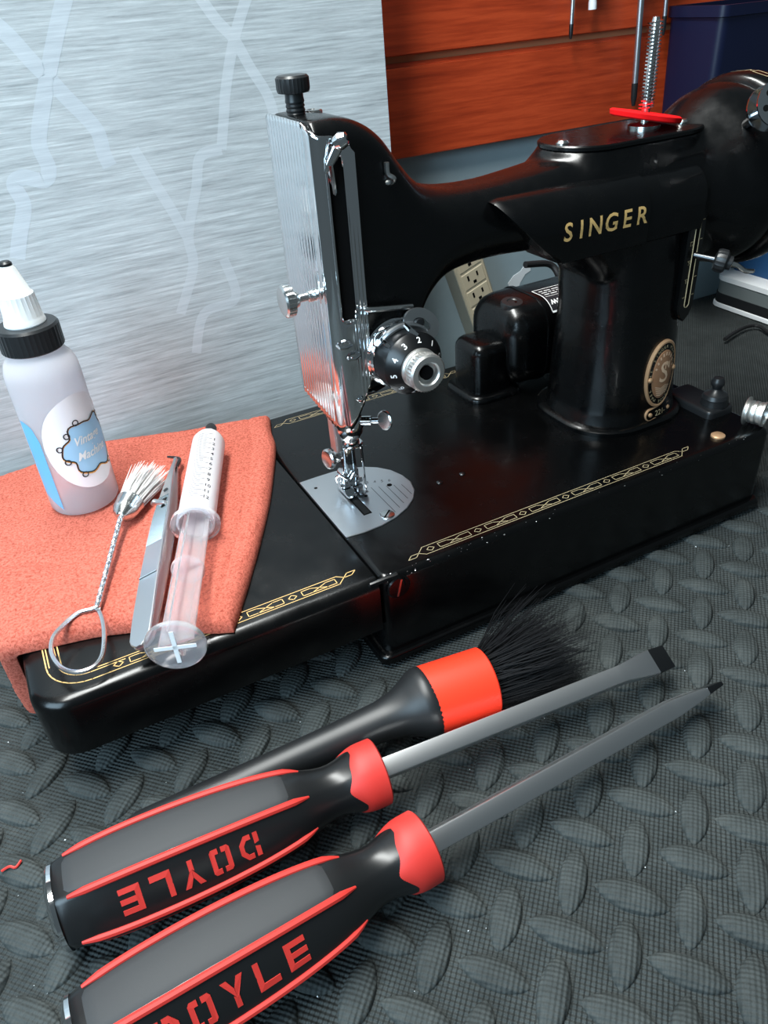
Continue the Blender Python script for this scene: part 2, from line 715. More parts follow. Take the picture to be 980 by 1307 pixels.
def back_pt(x, z, off=0.0):
    y = 197 + 3.0 * sin((x + 40) / 62.0) + 0.02 * (z + 50)
    return Vector((x, y - off, z))


rings = []
for side in (0, 1):
    for i in range(nz + 1):
        z = ZM + 0.2 + (330 - ZM) * (i if side == 0 else nz - i) / nz
        rings.append([back_pt(-330 + (452) * j / nx, z, 0.8 if side == 0 else 0.0) for j in range(nx + 1)])
rings.append(rings[0])
mb.loft(rings, closed=False)
o = make('backdrop_sheet', mb, 'backdrop')
tag(o, 'grey brushed vinyl sheet with pale looping print standing behind the machine', 'sheet')
back = o


def on_back(u, w):
    p = py(u, w, 197)
    for _ in range(4):
        p = py(u, w, back_pt(p.x, p.z).y)
    return p.x, p.z


curves = [
    [(-20, 20), (10, 45), (40, 78), (62, 100), (85, 125), (110, 150), (125, 170), (132, 195), (140, 212)],
    [(84, -10), (72, 40), (62, 90), (52, 150), (50, 185), (62, 215), (55, 230), (30, 226), (18, 236), (30, 262), (25, 300), (22, 330)],
    [(250, -10), (275, 25), (298, 50), (318, 85), (340, 120), (350, 150)],
    [(316, -10), (298, 50), (288, 110), (285, 150), (282, 190)],
    [(170, 190), (195, 230), (220, 270), (240, 305)],
    [(282, 190), (255, 200), (250, 240), (240, 300), (246, 340), (230, 400)],
    [(285, 330), (300, 380), (260, 400), (250, 450)],
]
for ci, (cv, sx_, sz_) in enumerate([(c_, 0, 0) for c_ in curves] + [(c_, -128, 14) for c_ in curves] + [(c_, -30, 130) for c_ in curves]):
    pts = [(a + sx_, c_ + sz_) for a, c_ in (on_back(*q) for q in cv)]
    pts = [q for q in pts if -325 < q[0] < 118 and q[1] < 322]
    if len(pts) < 3 or (sx_ and any(-40 < project(back_pt(*q))[0] < 540 and project(back_pt(*q))[1] > -40 for q in pts)):
        continue
    pts = [(p.x, p.y) for p in spline([(a, c, 0) for a, c in pts], 8)]
    mb = MB()
    w = 7.0 if ci % 7 < 2 else 5.5
    L, R = [], []
    for i, p in enumerate(pts):
        a = Vector(pts[max(0, i - 1)])
        c = Vector(pts[min(len(pts) - 1, i + 1)])
        d = (c - a).normalized()
        q = Vector((-d.y, d.x)) * w / 2
        L.append(back_pt(p[0] + q.x, p[1] + q.y, 0.84))
        R.append(back_pt(p[0] - q.x, p[1] - q.y, 0.84))
    mb.loft([L, R], closed=False)
    make('pale_print_stroke', mb, 'swirl' if ci % 7 < 2 else 'swirlfaint', back)

# ================================================================== SEWING MACHINE
BW, BD = 233.0, 168.0
sm = thing('sewing_machine', 'black enamel vintage sewing machine with gold decals and chrome face plate', 'sewing machine', (116, 84, ZM))

# bed
mb = MB().rbox(0.4, BW, 0, BD, -45, 0, 5, 3.2)
bed = make('bed', mb, 'bedpaint', sm)
mb = MB().rbox(-3, BW + 1.5, -3.2, BD + 2, -46.6, -42.6, 5, 1.8)
make('bottom_flange', mb, 'bedpaint', bed)
for x, y in ((14, 14), (BW - 14, 14), (14, BD - 14), (BW - 14, BD - 14)):
    make('foot', MB().lathe([(6, ZM + 0.02), (6.5, ZM + 1), (6.5, -46)], (x, y, 0)), 'cable', bed)
# extension leaf
mb = MB()
EX0 = -140.0
hx, cx = (-0.4 - EX0) / 2, (-0.4 + EX0) / 2


def leafring(ins, z):
    r = 14 - ins
    x0, x1, y0, y1 = EX0 + ins, -0.3, ins, BD - ins
    out = [(x1, y0, z), (x1, y1, z)]
    for k_ in range(9):
        a = pi / 2 + pi / 2 * k_ / 8
        out.append((x0 + r + r * cos(a), y1 - r + r * sin(a), z))
    for k_ in range(9):
        a = pi + pi / 2 * k_ / 8
        out.append((x0 + r + r * cos(a), y0 + r + r * sin(a), z))
    return out


rings = [leafring(0, -27), ]
for k_ in range(7):
    a = pi / 2 * k_ / 6
    rings.append(leafring(5 * (1 - cos(a)), -5 + 5 * sin(a)))
mb.loft(rings)
leaf = make('extension_leaf', mb, 'bedpaint', sm)
# hinge boss, screw, hinge ear
fy = lambda x, z, h: Vector((x, -h, z))
hp = py(508, 748, 0)
HX, HZ = hp.x, hp.z
mb = MB().lathe([(5.6, -1), (5.6, 0.8), (5.0, 1.4), (0.6, 1.5)], (HX, 0, HZ), (0, -1, 0), 28)
hs = make('hinge_screw', mb, 'enamel', sm)
mb = MB().add([], []) or MB()
c, s_ = cos(radians(75)), sin(radians(75))
mb.prism([(HX + c * a - s_ * b_, HZ + s_ * a + c * b_) for a, b_ in ((-4.4, -.45), (4.4, -.45), (4.4, .45), (-4.4, .45))], fy, 1.45, 1.6)
make('screw_slot', mb, 'nickel', hs, smooth=False)
mb = MB().tube([(-4, 1.2, -1.2), (3, 0.2, -0.3), (8, -0.2, -0.2), (10.5, -0.6, -2.2), (11, -0.9, -6)], [1.0, 1.3, 1.5, 1.2, .7], 8)
make('hinge_ear', mb, 'enamel', sm)
# rear screws / chips in the bed
for u, w in ((590, 605), (561, 616)):
    p = pz(u, w, 0)
    mb = MB().lathe([(1.6, -0.4), (1.6, 0.25), (1.2, 0.5), (0.2, 0.55)], (p.x, p.y, 0), seg=16)
    make('bed_screw', mb, 'darksteel', bed)

# needle plate
pl = [(1.2, 35.2), (10, 34.2), (19, 34.5), (27.7, 36.6), (36, 40.6), (42.5, 46), (46.6, 52), (48.8, 60), (48.2, 68), (45.6, 75.5), (41.2, 81.5), (35.6, 86), (28.5, 89), (20.3, 90.6), (10, 90.8), (1.2, 90.6)]
mb = MB()
rings = [[(x, y, z) for x, y in pl] for z in (-1, 0.35)]
rings.append([(1.2 + (x - 1.2) * .985 + .3, 62.6 + (y - 62.6) * .99, 0.6) for x, y in pl])
mb.loft(rings)
np_ = make('needle_plate', mb, 'plate', sm, angle=30)
top = lambda x, y, h=0.0: Vector((x, y, 0.6 + h))
# seam guide lines, feed slot, feed dog, screws
mb = MB()
for k_, x in enumerate((29.5, 33, 36.5, 40, 43.5)):
    mb.strip([(x, 40.5 + k_ * 2.3), (x, 66 - 1.5 * k_)], 0.28, lambda a, c: top(a, c, 0.03))
make('seam_guide_lines', mb, 'darksteel', np_, smooth=False)
mb = MB()
for k_, t in enumerate(('3', '4', '5', '6')):
    add_text(mb, t, 3.0, lambda a, c, k_=k_: top(30 + 3.4 * k_ + c * 0.3 + a, 71 - 1.4 * k_ + c, 0.03))
make('seam_numbers', mb, 'darksteel', np_, smooth=False)
A = Vector((18.2, 70.5))
B_ = Vector((19.4, 47.5))
mb = MB().prism([(15.6, 46), (20, 46), (20, 72), (15.6, 72)], lambda x, y, h: top(x, y, h), 0, 0.04)
fs_ = make('feed_slot', mb, 'hole', np_, smooth=False)
mb = MB()
for k_ in range(17):
    y = 47 + k_ * 1.15
    mb.add([(16.3, y, 0.62), (19.3, y, 0.62), (19.3, y + 1.1, 0.62), (16.3, y + 1.1, 0.62), (16.3, y + .8, 1.25), (19.3, y + .8, 1.25)],
           [(0, 1, 5, 4), (4, 5, 2, 3), (0, 4, 3), (1, 2, 5)])
make('feed_dog', mb, 'darksteel', np_, smooth=False)
for u, w, r in ((494, 657, 3.6), ):
    p = pz(u, w, 0.6)
    sc = make('plate_screw', MB().lathe([(r, 0.55), (r, 0.9), (r - .5, 1.15), (.2, 1.2)], (p.x, p.y, 0), seg=24), 'nickel', np_)
    mb = MB().prism([(p.x + a * .75 - b_ * .66, p.y + a * .66 + b_ * .75) for a, b_ in ((-r * .9, -.4), (r * .9, -.4), (r * .9, .4), (-r * .9, .4))],
                    lambda x, y, h: Vector((x, y, h)), 1.18, 1.26)
    make('screw_slot', mb, 'hole', sc, smooth=False)
for u, w, r in ((497, 619, 1.3), (403, 623, 0.9), (467, 633, 0.9)):
    p = pz(u, w, 0.6)
    make('plate_hole', MB().lathe([(r, 0.55), (r, 0.66), (.1, 0.66)], (p.x, p.y, 0), seg=18), 'hole', np_)

# ------------------------------------------------ cast arm, head, pillar (one casting)
AY = 66.0
ztop = [(10, 168.0), (22, 168.0), (32, 165.0), (40, 159.5), (47, 150.5), (54, 142.5), (62, 137.5), (75, 134.2), (95, 133.3), (115, 134.5), (135, 136.2), (170, 138), (215, 139)]
zbot = [(10, 58), (28, 58), (38, 61), (45, 68), (51, 82), (57, 92), (66, 99), (78, 102), (95, 102.5), (112, 101.5), (128, 99.5), (140, 94.5), (149, 86), (155, 78), (215, 78)]
hwid = [(10, 21.5), (28, 21.5), (45, 20.5), (65, 19.5), (95, 19.5), (125, 21), (150, 24), (215, 24)]
crad = [(10, 6.5), (25, 9), (45, 12), (70, 14), (130, 15), (215, 15)]
rings = []
x = 10.0
while x <= 216:
    zt, zb, hw, r = sinterp(ztop, x), sinterp(zbot, x), interp(hwid, x), interp(crad, x)
    rings.append([(x, a, c) for a, c in rrect(AY + (interp([(60, 0), (130, 2.5)], x)), (zt + zb) / 2, hw, (zt - zb) / 2, r, 8)])
    x += 2.0
p_arm = MB().loft(rings)
# boss under the top cap
CX0, CX1, CY, CR = 153.0, 196.0, 71.0, 20.5


def stadium(x0, x1, y, r, n_=14):
    out = []
    for k_ in range(n_ + 1):
        a = -pi / 2 + pi * k_ / n_
        out.append((x1 + r * cos(a), y + r * sin(a)))
    for k_ in range(n_ + 1):
        a = pi / 2 + pi * k_ / n_
        out.append((x0 + r * cos(a), y + r * sin(a)))
    return out


rings = []
for z, e, dx in ((112, 5, 0), (126, 4.5, 8), (131, 3.2, 6), (135, 1.6, 3), (138, .5, 1), (140.4, 0, 0)):
    rings.append([(a - (dx if a < 170 else 0), c, z) for a, c in stadium(CX0, CX1, CY, CR + e)])
p_boss = MB().loft(rings)
# flare towards the hand wheel
WZ, WYc = 114.0, 68.0
p_flare = MB().lathe([(20, 188), (26, 200), (29, 207), (33, 214), (37.5, 221), (40.5, 227), (42, 233), (42, 239)], (0, WYc, WZ), (1, 0, 0), 64)
# pillar
rings = []
for z, x0, x1, y0, y1, r in ((-2, 148, 216.5, 36.5, 103, 27), (3, 149, 216, 37.5, 102, 27), (10, 151, 214.5, 38.6, 101, 26), (30, 152, 212.5, 39, 100, 25), (60, 153, 209, 39.2, 98, 24), (82, 152, 206, 39.4, 97, 22), (92, 150, 204, 39.5, 97, 22), (104, 146, 201, 39.8, 96, 20), (116, 138, 200, 43, 95, 18)):
    rings.append([(a, c, z) for a, c in rrect((x0 + x1) / 2, (y0 + y1) / 2, (x1 - x0) / 2, (y1 - y0) / 2, r, 10)])
p_pillar = MB().loft(rings)
cast = remesh([p_arm, p_boss, p_flare, p_pillar], 1.05, 12)
arm = make('arm_casting', cast, 'enamel', sm, angle=180)

# pillar foot flange
rings = []
for z, e in ((0.02, 1.2), (2.2, 1.2), (3.2, 0.3), (3.8, -1.5)):
    rings.append([(a, c, z) for a, c in rrect(182, 69.7, 35.2 + e, 34 + e, 28, 12)])
make('pillar_foot', MB().loft(rings), 'enamel', sm)

# front hood with lettering, and lower-step section to its right
def hood(xl_top, xl_bot, xr, d):
    prof = []
    for k_ in range(13):
        a = -0.18 + (pi / 2 + 0.35) * k_ / 12
        prof.append((49 - (13.2 + d) * cos(a), 114.5 + (14.2 + d) * sin(a)))
    prof = [(39.4 - d * .6, 99.5), (36.6 - d, 101.0)] + [(36.1 - d, 106)] + prof + [(62, 121), (62, 99.5)]
    zt = max(p[1] for p in prof)
    rings = []
    for t in (0, 0.02, 0.05, 0.5, 0.985, 1.0):
        ring = []
        for a, c in prof:
            xl = xl_top + (xl_bot - xl_top) * max(0, (zt - c) / 20.0) ** 1.25
            ins = 0.9 if t in (0, 1.0) else (0.35 if t == .02 else 0)
            yc, zc = 52, 110
            ring.append((xl + (xr - xl) * t, a + (yc - a) * ins * 0.06, c + (zc - c) * ins * 0.06))
        rings.append(ring)
    return MB().loft(rings)


hood_o = make('arm_hood', hood(87, 104.5, 163.5, 0.9), 'enamel', sm, angle=40)
make('arm_hood_end', hood(162, 162, 198.5, -0.6), 'enamel', sm, angle=40)
# SINGER lettering on the hood front (follows its curve)
hy = 36.1 - 0.9


def on_hood(x, z):
    if z <= 112.5:
        y = hy + max(0, (106 - z)) * 0.06 if z < 106 else hy
        y = min(y, 49 - 14.1 * cos(0) + 0.3)
    q = (z - 114.5) / 15.1
    q = max(-0.98, min(0.98, q))
    y = 49 - 14.1 * sqrt(max(0.0, 1 - q * q)) if z > 112 else hy
    return Vector((x, y - 0.18, z))


pa, pb = py(716, 293, 35), py(821, 270, 35)
mb = MB()
vs_, fs2 = text_mesh('SINGER', 1.0, 0.0)
xs = [q[0] for q in vs_]
ys = [q[1] for q in vs_]
x0, x1, y0, y1 = min(xs), max(xs), min(ys), max(ys)
letters = 'SINGER'
slot = 45.0 / 6
for k_, ch in enumerate(letters):
    add_text(mb, ch, 12.2, lambda a, c, k_=k_: on_hood(117.2 + (0, 7.0, 14.6, 23.4, 32.2, 40.6)[k_] + a * 0.86, 113.6 + c * 0.88), bold=0.18)
make('gold_lettering', mb, 'gold', hood_o, smooth=False)

# top cap plate, screws, spool pin with spring
mb = MB()
rings = []
for z, e in ((140.0, 0.6), (141.4, 0.6), (142.0, 0.0)):
    rings.append([(a, c, z) for a, c in stadium(CX0, CX1, CY, CR + e)])
cap = make('top_cap_plate', MB().loft(rings), 'enamel', sm)
p = pz(718, 182, 142.5)
for qx, qy in ((p.x, p.y), (207, 66)):
    sc = make('cap_screw', MB().lathe([(2.9, 141.8), (2.9, 142.6), (2.0, 143.6), (.2, 143.9)], (qx, qy, 0), seg=20), 'nickel', cap)
SPX, SPY = 188.0, 71.0
mb = MB().lathe([(7.5, 141.9), (7.5, 143.2), (5, 143.8), (1.9, 144), (1.9, 184), (1.5, 185.6), (.2, 186)], (SPX, SPY, 0), seg=20)
make('spool_pin', mb, 'nickel', sm)
pts = []
turns = 24
for k_ in range(turns * 10 + 1):
    a = 2 * pi * k_ / 10
    pts.append((SPX + 3.1 * cos(a), SPY + 3.1 * sin(a), 149.6 + 34.6 * k_ / (turns * 10)))
make('spool_pin_spring', MB().tube(pts, 0.42, 5), 'chrome', sm)

# hand wheel
mb = MB().lathe([(30, 239.5), (40, 240), (43.5, 241.2), (45.2, 244), (45.4, 252), (44, 256), (41, 258.5), (38, 258.5), (34, 254), (20, 252), (14, 252), (14, 259), (2, 260)], (0, WYc, WZ), (1, 0, 0), 72)
wheel = make('hand_wheel', mb, 'enamel', sm, angle=50)
mb = MB()


def on_rim(s, t):
    a = s / 45.7
    return Vector((248 + t, WYc + 45.65 * sin(a), WZ + 45.65 * cos(a)))


for k_ in range(-5, 6):
    s0 = k_ * 13.0
    mb.strip([(s0, -2), (s0 + 9, -2), (s0 + 9, 2), (s0, 2), (s0, -2)], .5, on_rim)
    mb.strip([(s0 + 10.5, -1), (s0 + 12, 0), (s0 + 10.5, 1)], .45, on_rim)
make('gold_rim_decal', mb, 'goldpale', wheel, smooth=False)
mb = MB().lathe([(15, 259.5), (16.5, 260), (16.5, 267), (15, 268), (2, 268)], (0, WYc, WZ), (1, 0, 0), 48)
ck = make('clutch_knob', mb, 'chrome', wheel)

# holed chrome bobbin on the winder beside the wheel
p = py(994, 131, 20)
ax = Vector((-0.35, -0.85, 0.35)).normalized()
mb = MB().lathe([(9.5, -0.4), (9.5, 0.4), (2.2, 0.4), (2.2, -8), (9.5, -8), (9.5, -8.8), (1.4, -8.8)], p, ax, 40)
bob = make('winder_bobbin', mb, 'chrome', sm)
e1 = ax.cross(Vector((0, 0, 1))).normalized()
e2 = ax.cross(e1)
for k_ in range(6):
    a = 2 * pi * k_ / 6 + 0.3
    q = p + (e1 * cos(a) + e2 * sin(a)) * 6
    make('bobbin_hole', MB().lathe([(1.35, 0.38), (1.35, 0.47), (.1, 0.47)], q, ax, 14), 'hole', bob)
q = p - ax * 8.8
make('winder_arm', MB().tube([q, q + Vector((6, 14, -8)), (254, WYc - 6, WZ + 20), (250, WYc, WZ + 6)], [1.8, 2.4, 3, 3], 10), 'enamel', sm)

# ------------------------------------------------ face plate (ribbed chrome, wraps the corner)
path = []     # (x, y, nx, ny, ridge)
FX, FYB, FYF = 8.6, 86.4, 43.0
RC = 6.0
FYO = 42.2
y = FYB
N1 = 104
for k_ in range(N1 + 1):
    t = k_ / N1
    yy = FYB + (FYO + RC - FYB) * t
    rid = 1 if 0.04 < t < 0.93 else 0
    path.append((FX, yy, -1, 0, rid * (0.5 + 0.5 * cos(2 * pi * t * 13))))
for k_ in range(1, 9):
    a = pi / 2 * k_ / 8
    path.append((FX + RC - RC * cos(a), FYO + RC - RC * sin(a), -cos(a), -sin(a), 0))
for k_ in range(1, 33):
    t = k_ / 32
    xx = FX + RC + (24.2 - FX - RC) * t
    path.append((xx, FYO, 0, -1, (0.5 + 0.5 * cos(2 * pi * t * 6)) if t > 0.35 else 0))
SX0, SX1, SZ0, SZ1 = 13.0, 19.6, 97.0, 156.5


def fp_top(x, y):
    if x < FX + 0.01:
        return 167.8 - 1.2 * max(0, (y - 83) / 3.4) ** 2 - 2.2 * max(0, (54 - y) / 6.0) ** 2
    return interp([(8.6, 165.6), (11, 163.8), (16, 163.4), (21, 161.5), (24.2, 157.0)], x)


def fp_bot(x, y):
    if x < FX + 0.01:
        return interp([(48, 47.5), (52, 48), (85.5, 52.5), (86.4, 54.5)], y)
    return interp([(8.6, 47.5), (12, 48), (15.5, 52), (21, 62.5), (24.2, 70)], x)


zs = sorted(set([0.0, 1.0]))
mb = MB()
NZ = 40
rings = []
for x, y, nx_, ny_, rid in path:
    zb, zt = fp_bot(x, y), fp_top(x, y)
    col = []
    for k_ in range(NZ + 1):
        if k_ <= 16:
            z = zb + (SZ0 - zb) * k_ / 16
        elif k_ <= 34:
            z = SZ0 + (SZ1 - SZ0) * (k_ - 16) / 18
        else:
            z = SZ1 + (zt - SZ1) * (k_ - 34) / 6
        h = 0.34 * rid
        col.append(Vector((x + nx_ * h, y + ny_ * h, z)))
    rings.append(col)
n_ = NZ + 1
vs_ = [p for r in rings for p in r]
fs2 = []
for i in range(len(rings) - 1):
    xm = (path[i][0] + path[i + 1][0]) / 2
    ym = (path[i][1] + path[i + 1][1]) / 2
    for j in range(NZ):
        if SX0 < xm < SX1 and ym < FYO + 3.0 and 16 <= j < 34:
            # rounded ends of the slot
            fr = abs((xm - (SX0 + SX1) / 2) / ((SX1 - SX0) / 2))
            if (j == 16 or j == 33) and fr > 0.75:
                pass
            else:
                continue
        fs2.append((i * n_ + j, (i + 1) * n_ + j, (i + 1) * n_ + j + 1, i * n_ + j + 1))
mb.add(vs_, fs2)
fp = make('face_plate', mb, 'chrome', sm, angle=60)
so = fp.modifiers.new('thick', 'SOLIDIFY')
so.thickness = 0.9 * U
so.offset = -1
make('slot_lining', MB().rbox(SX0 - .8, SX1 + .8, 43.4, 44.3, SZ0 - 1, SZ1 + 1, .2, .1), 'hole', fp, smooth=False)
# raised rim of the slot
rim = []
for k_ in range(9):
    a = pi * k_ / 8
    rim.append(((SX0 + SX1) / 2 + 3.4 * cos(a), FYO - .1, SZ1 - 2 + 3.2 * sin(a)))
for k_ in range(9):
    a = pi + pi * k_ / 8
    rim.append(((SX0 + SX1) / 2 + 3.4 * cos(a), FYO - .1, SZ0 + 2 + 3.2 * sin(a)))
make('slot_rim', MB().tube(rim, 0.42, 6, closed=True), 'chrome', fp)
# take-up lever
a0 = py(415, 222, 40.5)
a2 = py(435, 180, 38)
dv = (a2 - a0)
sdv = dv.cross(Vector((0, -1, 0))).normalized()
mb = MB()
rings = []
for t, w_, th in ((0, .3, .3), (.1, .9, .5), (.35, 1.5, .6), (.7, 1.9, .8), (.95, 1.9, 1.1), (1.05, 1.2, 1.0)):
    c_ = a0 + dv * t
    rings.append([c_ + sdv * (w_ * cos(2 * pi * j / 12)) + Vector((0, -1, 0)) * (th * sin(2 * pi * j / 12)) for j in range(12)])
tl = make('take_up_lever', mb.loft(rings), 'chrome', sm)
make('take_up_link', MB().tube([a0 + dv * .3, Vector((17, 46, 140))], 1.1, 8), 'chrome', tl)
mb = MB().lathe([(.3, -3), (2.2, -2.3), (3.0, 0), (2.2, 2.3), (.3, 3)], a2, (0.6, -0.6, 0.3), 20)
make('take_up_eyelet', mb, 'chrome', tl)
mb = MB().lathe([(1.0, 2.2), (1.0, 3.05), (.1, 3.05)], a2, (0.6, -0.6, 0.3), 14)
make('eyelet_hole', mb, 'hole', tl)
# lower thread guides on the face plate
for (u, w), L in (((451, 455), 5.0), ((440, 441), 4.0)):
    p = py(u, w, FYO - 1)
    make('thread_guide', MB().tube([(p.x - 2.4, FYO + 1, p.z), (p.x - 2.2, FYO - 2, p.z - .4), (p.x, FYO - 3, p.z - .2), (p.x + 2.2, FYO - 2.4, p.z + .2), (p.x + 2.2, FYO - .4, p.z + .8)], .75, 8), 'chrome', fp)
p = py(460, 509, FYO)
make('face_plate_screw', MB().lathe([(1.5, -.5), (1.5, .6), (.9, 1.1), (.1, 1.2)], (p.x, FYO, p.z), (0, -1, 0), 16), 'chrome', fp)
# thumb screw on the left face
q = pxx(402, 376, FX)
ts = make('face_thumb_screw', MB().lathe([(2.4, -1), (2.4, 3), (1.7, 3.4), (1.7, 7), (3.2, 7.6), (3.6, 9), (3.6, 9.6), (6.0, 10.2, .25), (6.2, 12, .25), (6.2, 13.5, .25), (5.5, 14.2), (.4, 14.4)], (FX, q.y, q.z), (-1, 0, 0), 48), 'nickel', sm, angle=30)
# black knurled thumb screw on the head top + chrome oil bush
q = Vector((15.5, 71.5, 168))
make('presser_screw', MB().lathe([(3.6, -2), (3.6, 0), (3.3, .4), (3.6, 1.2), (3.3, 1.9), (3.6, 2.6), (3.3, 3.3), (3.6, 4), (3.4, 5.4), (3.4, 6.6), (5.6, 7, .18), (6.0, 8.2, .18), (6.0, 11.8, .18), (5.4, 12.6), (.3, 12.8)], q, (0, 0, 1), 56), 'blackplastic', sm, angle=30)
make('oil_bush', MB().lathe([(4.0, -1), (4.0, .2), (3.5, .6), (1.8, .6), (1.4, .1), (.1, .1)], (pz(398, 143, 167.6).x, pz(398, 143, 167.6).y, 167.9), (0, 0, 1), 28), 'nickel', sm)
# thread guides on the head front
p0, p1 = py(489, 206, 46), py(493, 232, 46)
make('thread_hook', MB().tube(spline([(p0.x, 43.5, p0.z), (p0.x + .3, 43.6, p0.z - 4), (p1.x + 1.4, 42.6, p1.z + 1.5), (p1.x + 1.2, 44, p1.z), (p1.x - .8, 46.5, p1.z - .2)], 5), 1.0, 8), 'nickel', sm)
p0, p1 = py(470, 396, 41), py(526, 391, 41)
make('thread_guard_rod', MB().tube(spline([(p0.x - .3, 45.5, p0.z + 1.5), (p0.x - .2, 42.5, p0.z + .6), (p0.x + 1, 41, p0.z), (p1.x, 41, p1.z)], 5), 1.15, 10), 'nickel', sm)

# ------------------------------------------------ thread tension unit, axis -Y
TX, TZ = 36.5, 78.0
ta = (0, -1, 0)
base_y = 45.0
T = lambda prof, m_, nm, par, seg=64, ang=30: make(nm, MB().lathe(prof, (TX, base_y, TZ), ta, seg), m_, par, angle=ang)
tens = T([(14.8, -1), (14.8, 1.6), (14, 2.2), (8, 2.4), (8, 3)], 'chrome', 'tension_backplate', sm)
T([(13.6, 2.4), (14.4, 3.2), (13.8, 4.0), (10, 4.4)], 'chrome', 'tension_disc', sm)
T([(13.0, 4.6), (13.9, 5.6), (13.2, 6.4), (10, 6.6)], 'chrome', 'tension_disc', sm)
dial = T([(12.4, 6.6), (13.2, 7.4), (13.2, 16.4), (12.6, 17.4), (8.6, 21.0), (7, 21.2)], 'dialblack', 'tension_dial', sm)
mb = MB()


def on_cone(a0, x, y):
    # y runs radially outwards down the cone, x tangentially
    rr = 10.7 + y * 0.72
    h = 17.4 + (12.6 - rr) * (3.6 / 4.0)
    a = a0 - x / rr
    return Vector((TX + rr * cos(a), base_y - h - 0.16, TZ + rr * sin(a) + 0.08))


for k_ in range(10):
    a0 = radians(82 + 36 * (k_ - 2))
    add_text(mb, str(k_), 3.7, lambda x, y, a0=a0: on_cone(a0, x, y), bold=0.06)
make('dial_numbers', mb, 'whiteprint', dial, smooth=False)
T([(7.6, 20.6), (8.2, 21.0), (8.2, 22.0), (7.6, 22.6), (6.8, 22.8), (6.8, 24.2), (7, 24.4)], 'matnickel', 'tension_collar', sm)
make('tension_thumb_nut', MB().lathe([(6.8, 23.6), (7.4, 24, .28), (7.7, 24.6, .28), (7.7, 28, .28), (7.1, 28.8), (5.0, 29), (4.5, 28.4), (4.2, 26.2), (.2, 26.2)], (TX, base_y, TZ), ta, 72), 'matnickel', sm, angle=25)
make('tension_stud', MB().lathe([(2.8, 26.1), (2.8, 27.8), (.1, 27.8)], (TX, base_y, TZ), ta, 20), 'hole', sm)
# slotted guide plate above the dial
p = py(538, 414, 36)
mb = MB()
outer, inner = [], []
n_ = 28
dx_, dz_ = cos(radians(-38)), sin(radians(-38))
for k_ in range(n_):
    a = 2 * pi * k_ / n_
    for lst, rx, rz in ((outer, 9.2, 6.2), (inner, 4.6, 2.5)):
        u_, w_ = rx * cos(a), rz * sin(a)
        lst.append((p.x + u_ * dx_ - w_ * dz_, p.z + u_ * dz_ + w_ * dx_))
rings = [[(x, yy, z) for x, z in lst] for lst, yy in ((outer, 35.6), (inner, 35.6), (inner, 36.6), (outer, 36.6), (outer, 35.6))]
mb.loft(rings, False, False)
gp = make('check_spring_guide', mb, 'satin', sm, angle=30)
make('guide_screw', MB().lathe([(2.6, -8), (2.6, .6), (1.8, 1.3), (.2, 1.4)], (p.x - 1.2, 36.6, p.z + .8), ta, 20), 'blackplastic', gp)
# thread bridge with forked tabs
p = py(515, 412, 34)
pts = [(TX - 11.5, 37, TZ + 8), (TX - 7, 35.5, TZ + 12.2), (TX - 1, 35, TZ + 14.2), (TX + 5, 35.2, TZ + 13), (TX + 10, 36.2, TZ + 9.4), (TX + 12.6, 37, TZ + 3)]
make('thread_bridge', MB().tube(spline(pts, 5), 1.2, 8), 'satin', sm)
for dx0, dz0, yy in ((-9.5, 10.2, 31.5), (0.5, 14.4, 29.5)):
    make('bridge_tab', MB().tube([(TX + dx0, 36, TZ + dz0), (TX + dx0 - .4, yy, TZ + dz0 - .6), (TX + dx0 + 1.6, yy - 2.4, TZ + dz0 - 2.2)], [1.2, 1.1, .8], 8), 'chrome', sm)
# check spring wire
p = py(483, 440, 38)
pts = [(TX - 9, 40, TZ - 2), (TX - 12.5, 38, TZ + 5), (p.x + 3.0, 37, p.z + 5.5), (p.x - 1.5, 37, p.z + 5), (p.x - 2.6, 37, p.z + 1), (p.x + .6, 37, p.z - 1.0), (p.x + 4.6, 37.4, p.z + .8)]
make('check_spring', MB().tube(spline(pts, 6), 0.45, 6), 'chrome', sm)

# ------------------------------------------------ needle bar, clamp, presser foot
NX, NY = 19.5, 63.5
mb = MB().tube([(NX, NY, 60), (NX, NY, 32)], 3.4, 20)
nb = make('needle_bar', mb, 'chrome', sm)
mb = MB().lathe([(4.2, 30), (4.6, 31.2), (4.4, 33), (5.0, 34), (6.6, 36.5), (7.2, 40), (6.8, 44), (5.8, 47.5), (4.4, 48.5)], (NX, NY - .5, 0), seg=24)
make('needle_clamp', mb, 'chrome', nb)
mb = MB().rbox(NX - 8.2, NX - 4.4, NY - 3, NY + 4, 29, 50, 1, .6)
make('clamp_block', mb, 'satin', nb)
# clamp thumb screw pointing right-front
q0 = Vector((NX + 4, NY - 4, 42.5))
d = Vector((0.75, -0.66, 0.08)).normalized()
make('clamp_screw', MB().lathe([(2.1, 0), (2.1, 6), (1.3, 6.3), (1.3, 9.4)], q0, d, 18), 'chrome', nb)
mb = MB()
e1 = d.cross(Vector((0, 0, 1))).normalized()
mb.lathe([(.4, -.7), (3.9, -.8), (4.5, -.4), (4.5, .4), (3.9, .8), (.4, .7)], q0 + d * 12.4, (-0.95, -0.28, 0.2), 28)
make('clamp_screw_paddle', mb, 'nickel', nb)
# needle
make('needle', MB().tube([(NX + 5.2, NY - 1.2, 28), (NX + 5.4, NY - 1.2, 14), (NX + 5.6, NY - 1.2, 3.6), (NX + 5.7, NY - 1.2, 1.2)], [.75, .6, .55, .12], 8), 'chrome', nb)
make('needle_holder_ring', MB().lathe([(4.4, 29.2), (4.7, 29.6), (4.7, 30.4), (4.2, 30.8)], (NX + 1.4, NY - .6, 0), seg=24), 'chrome', nb)
FYY = NY + 6.5
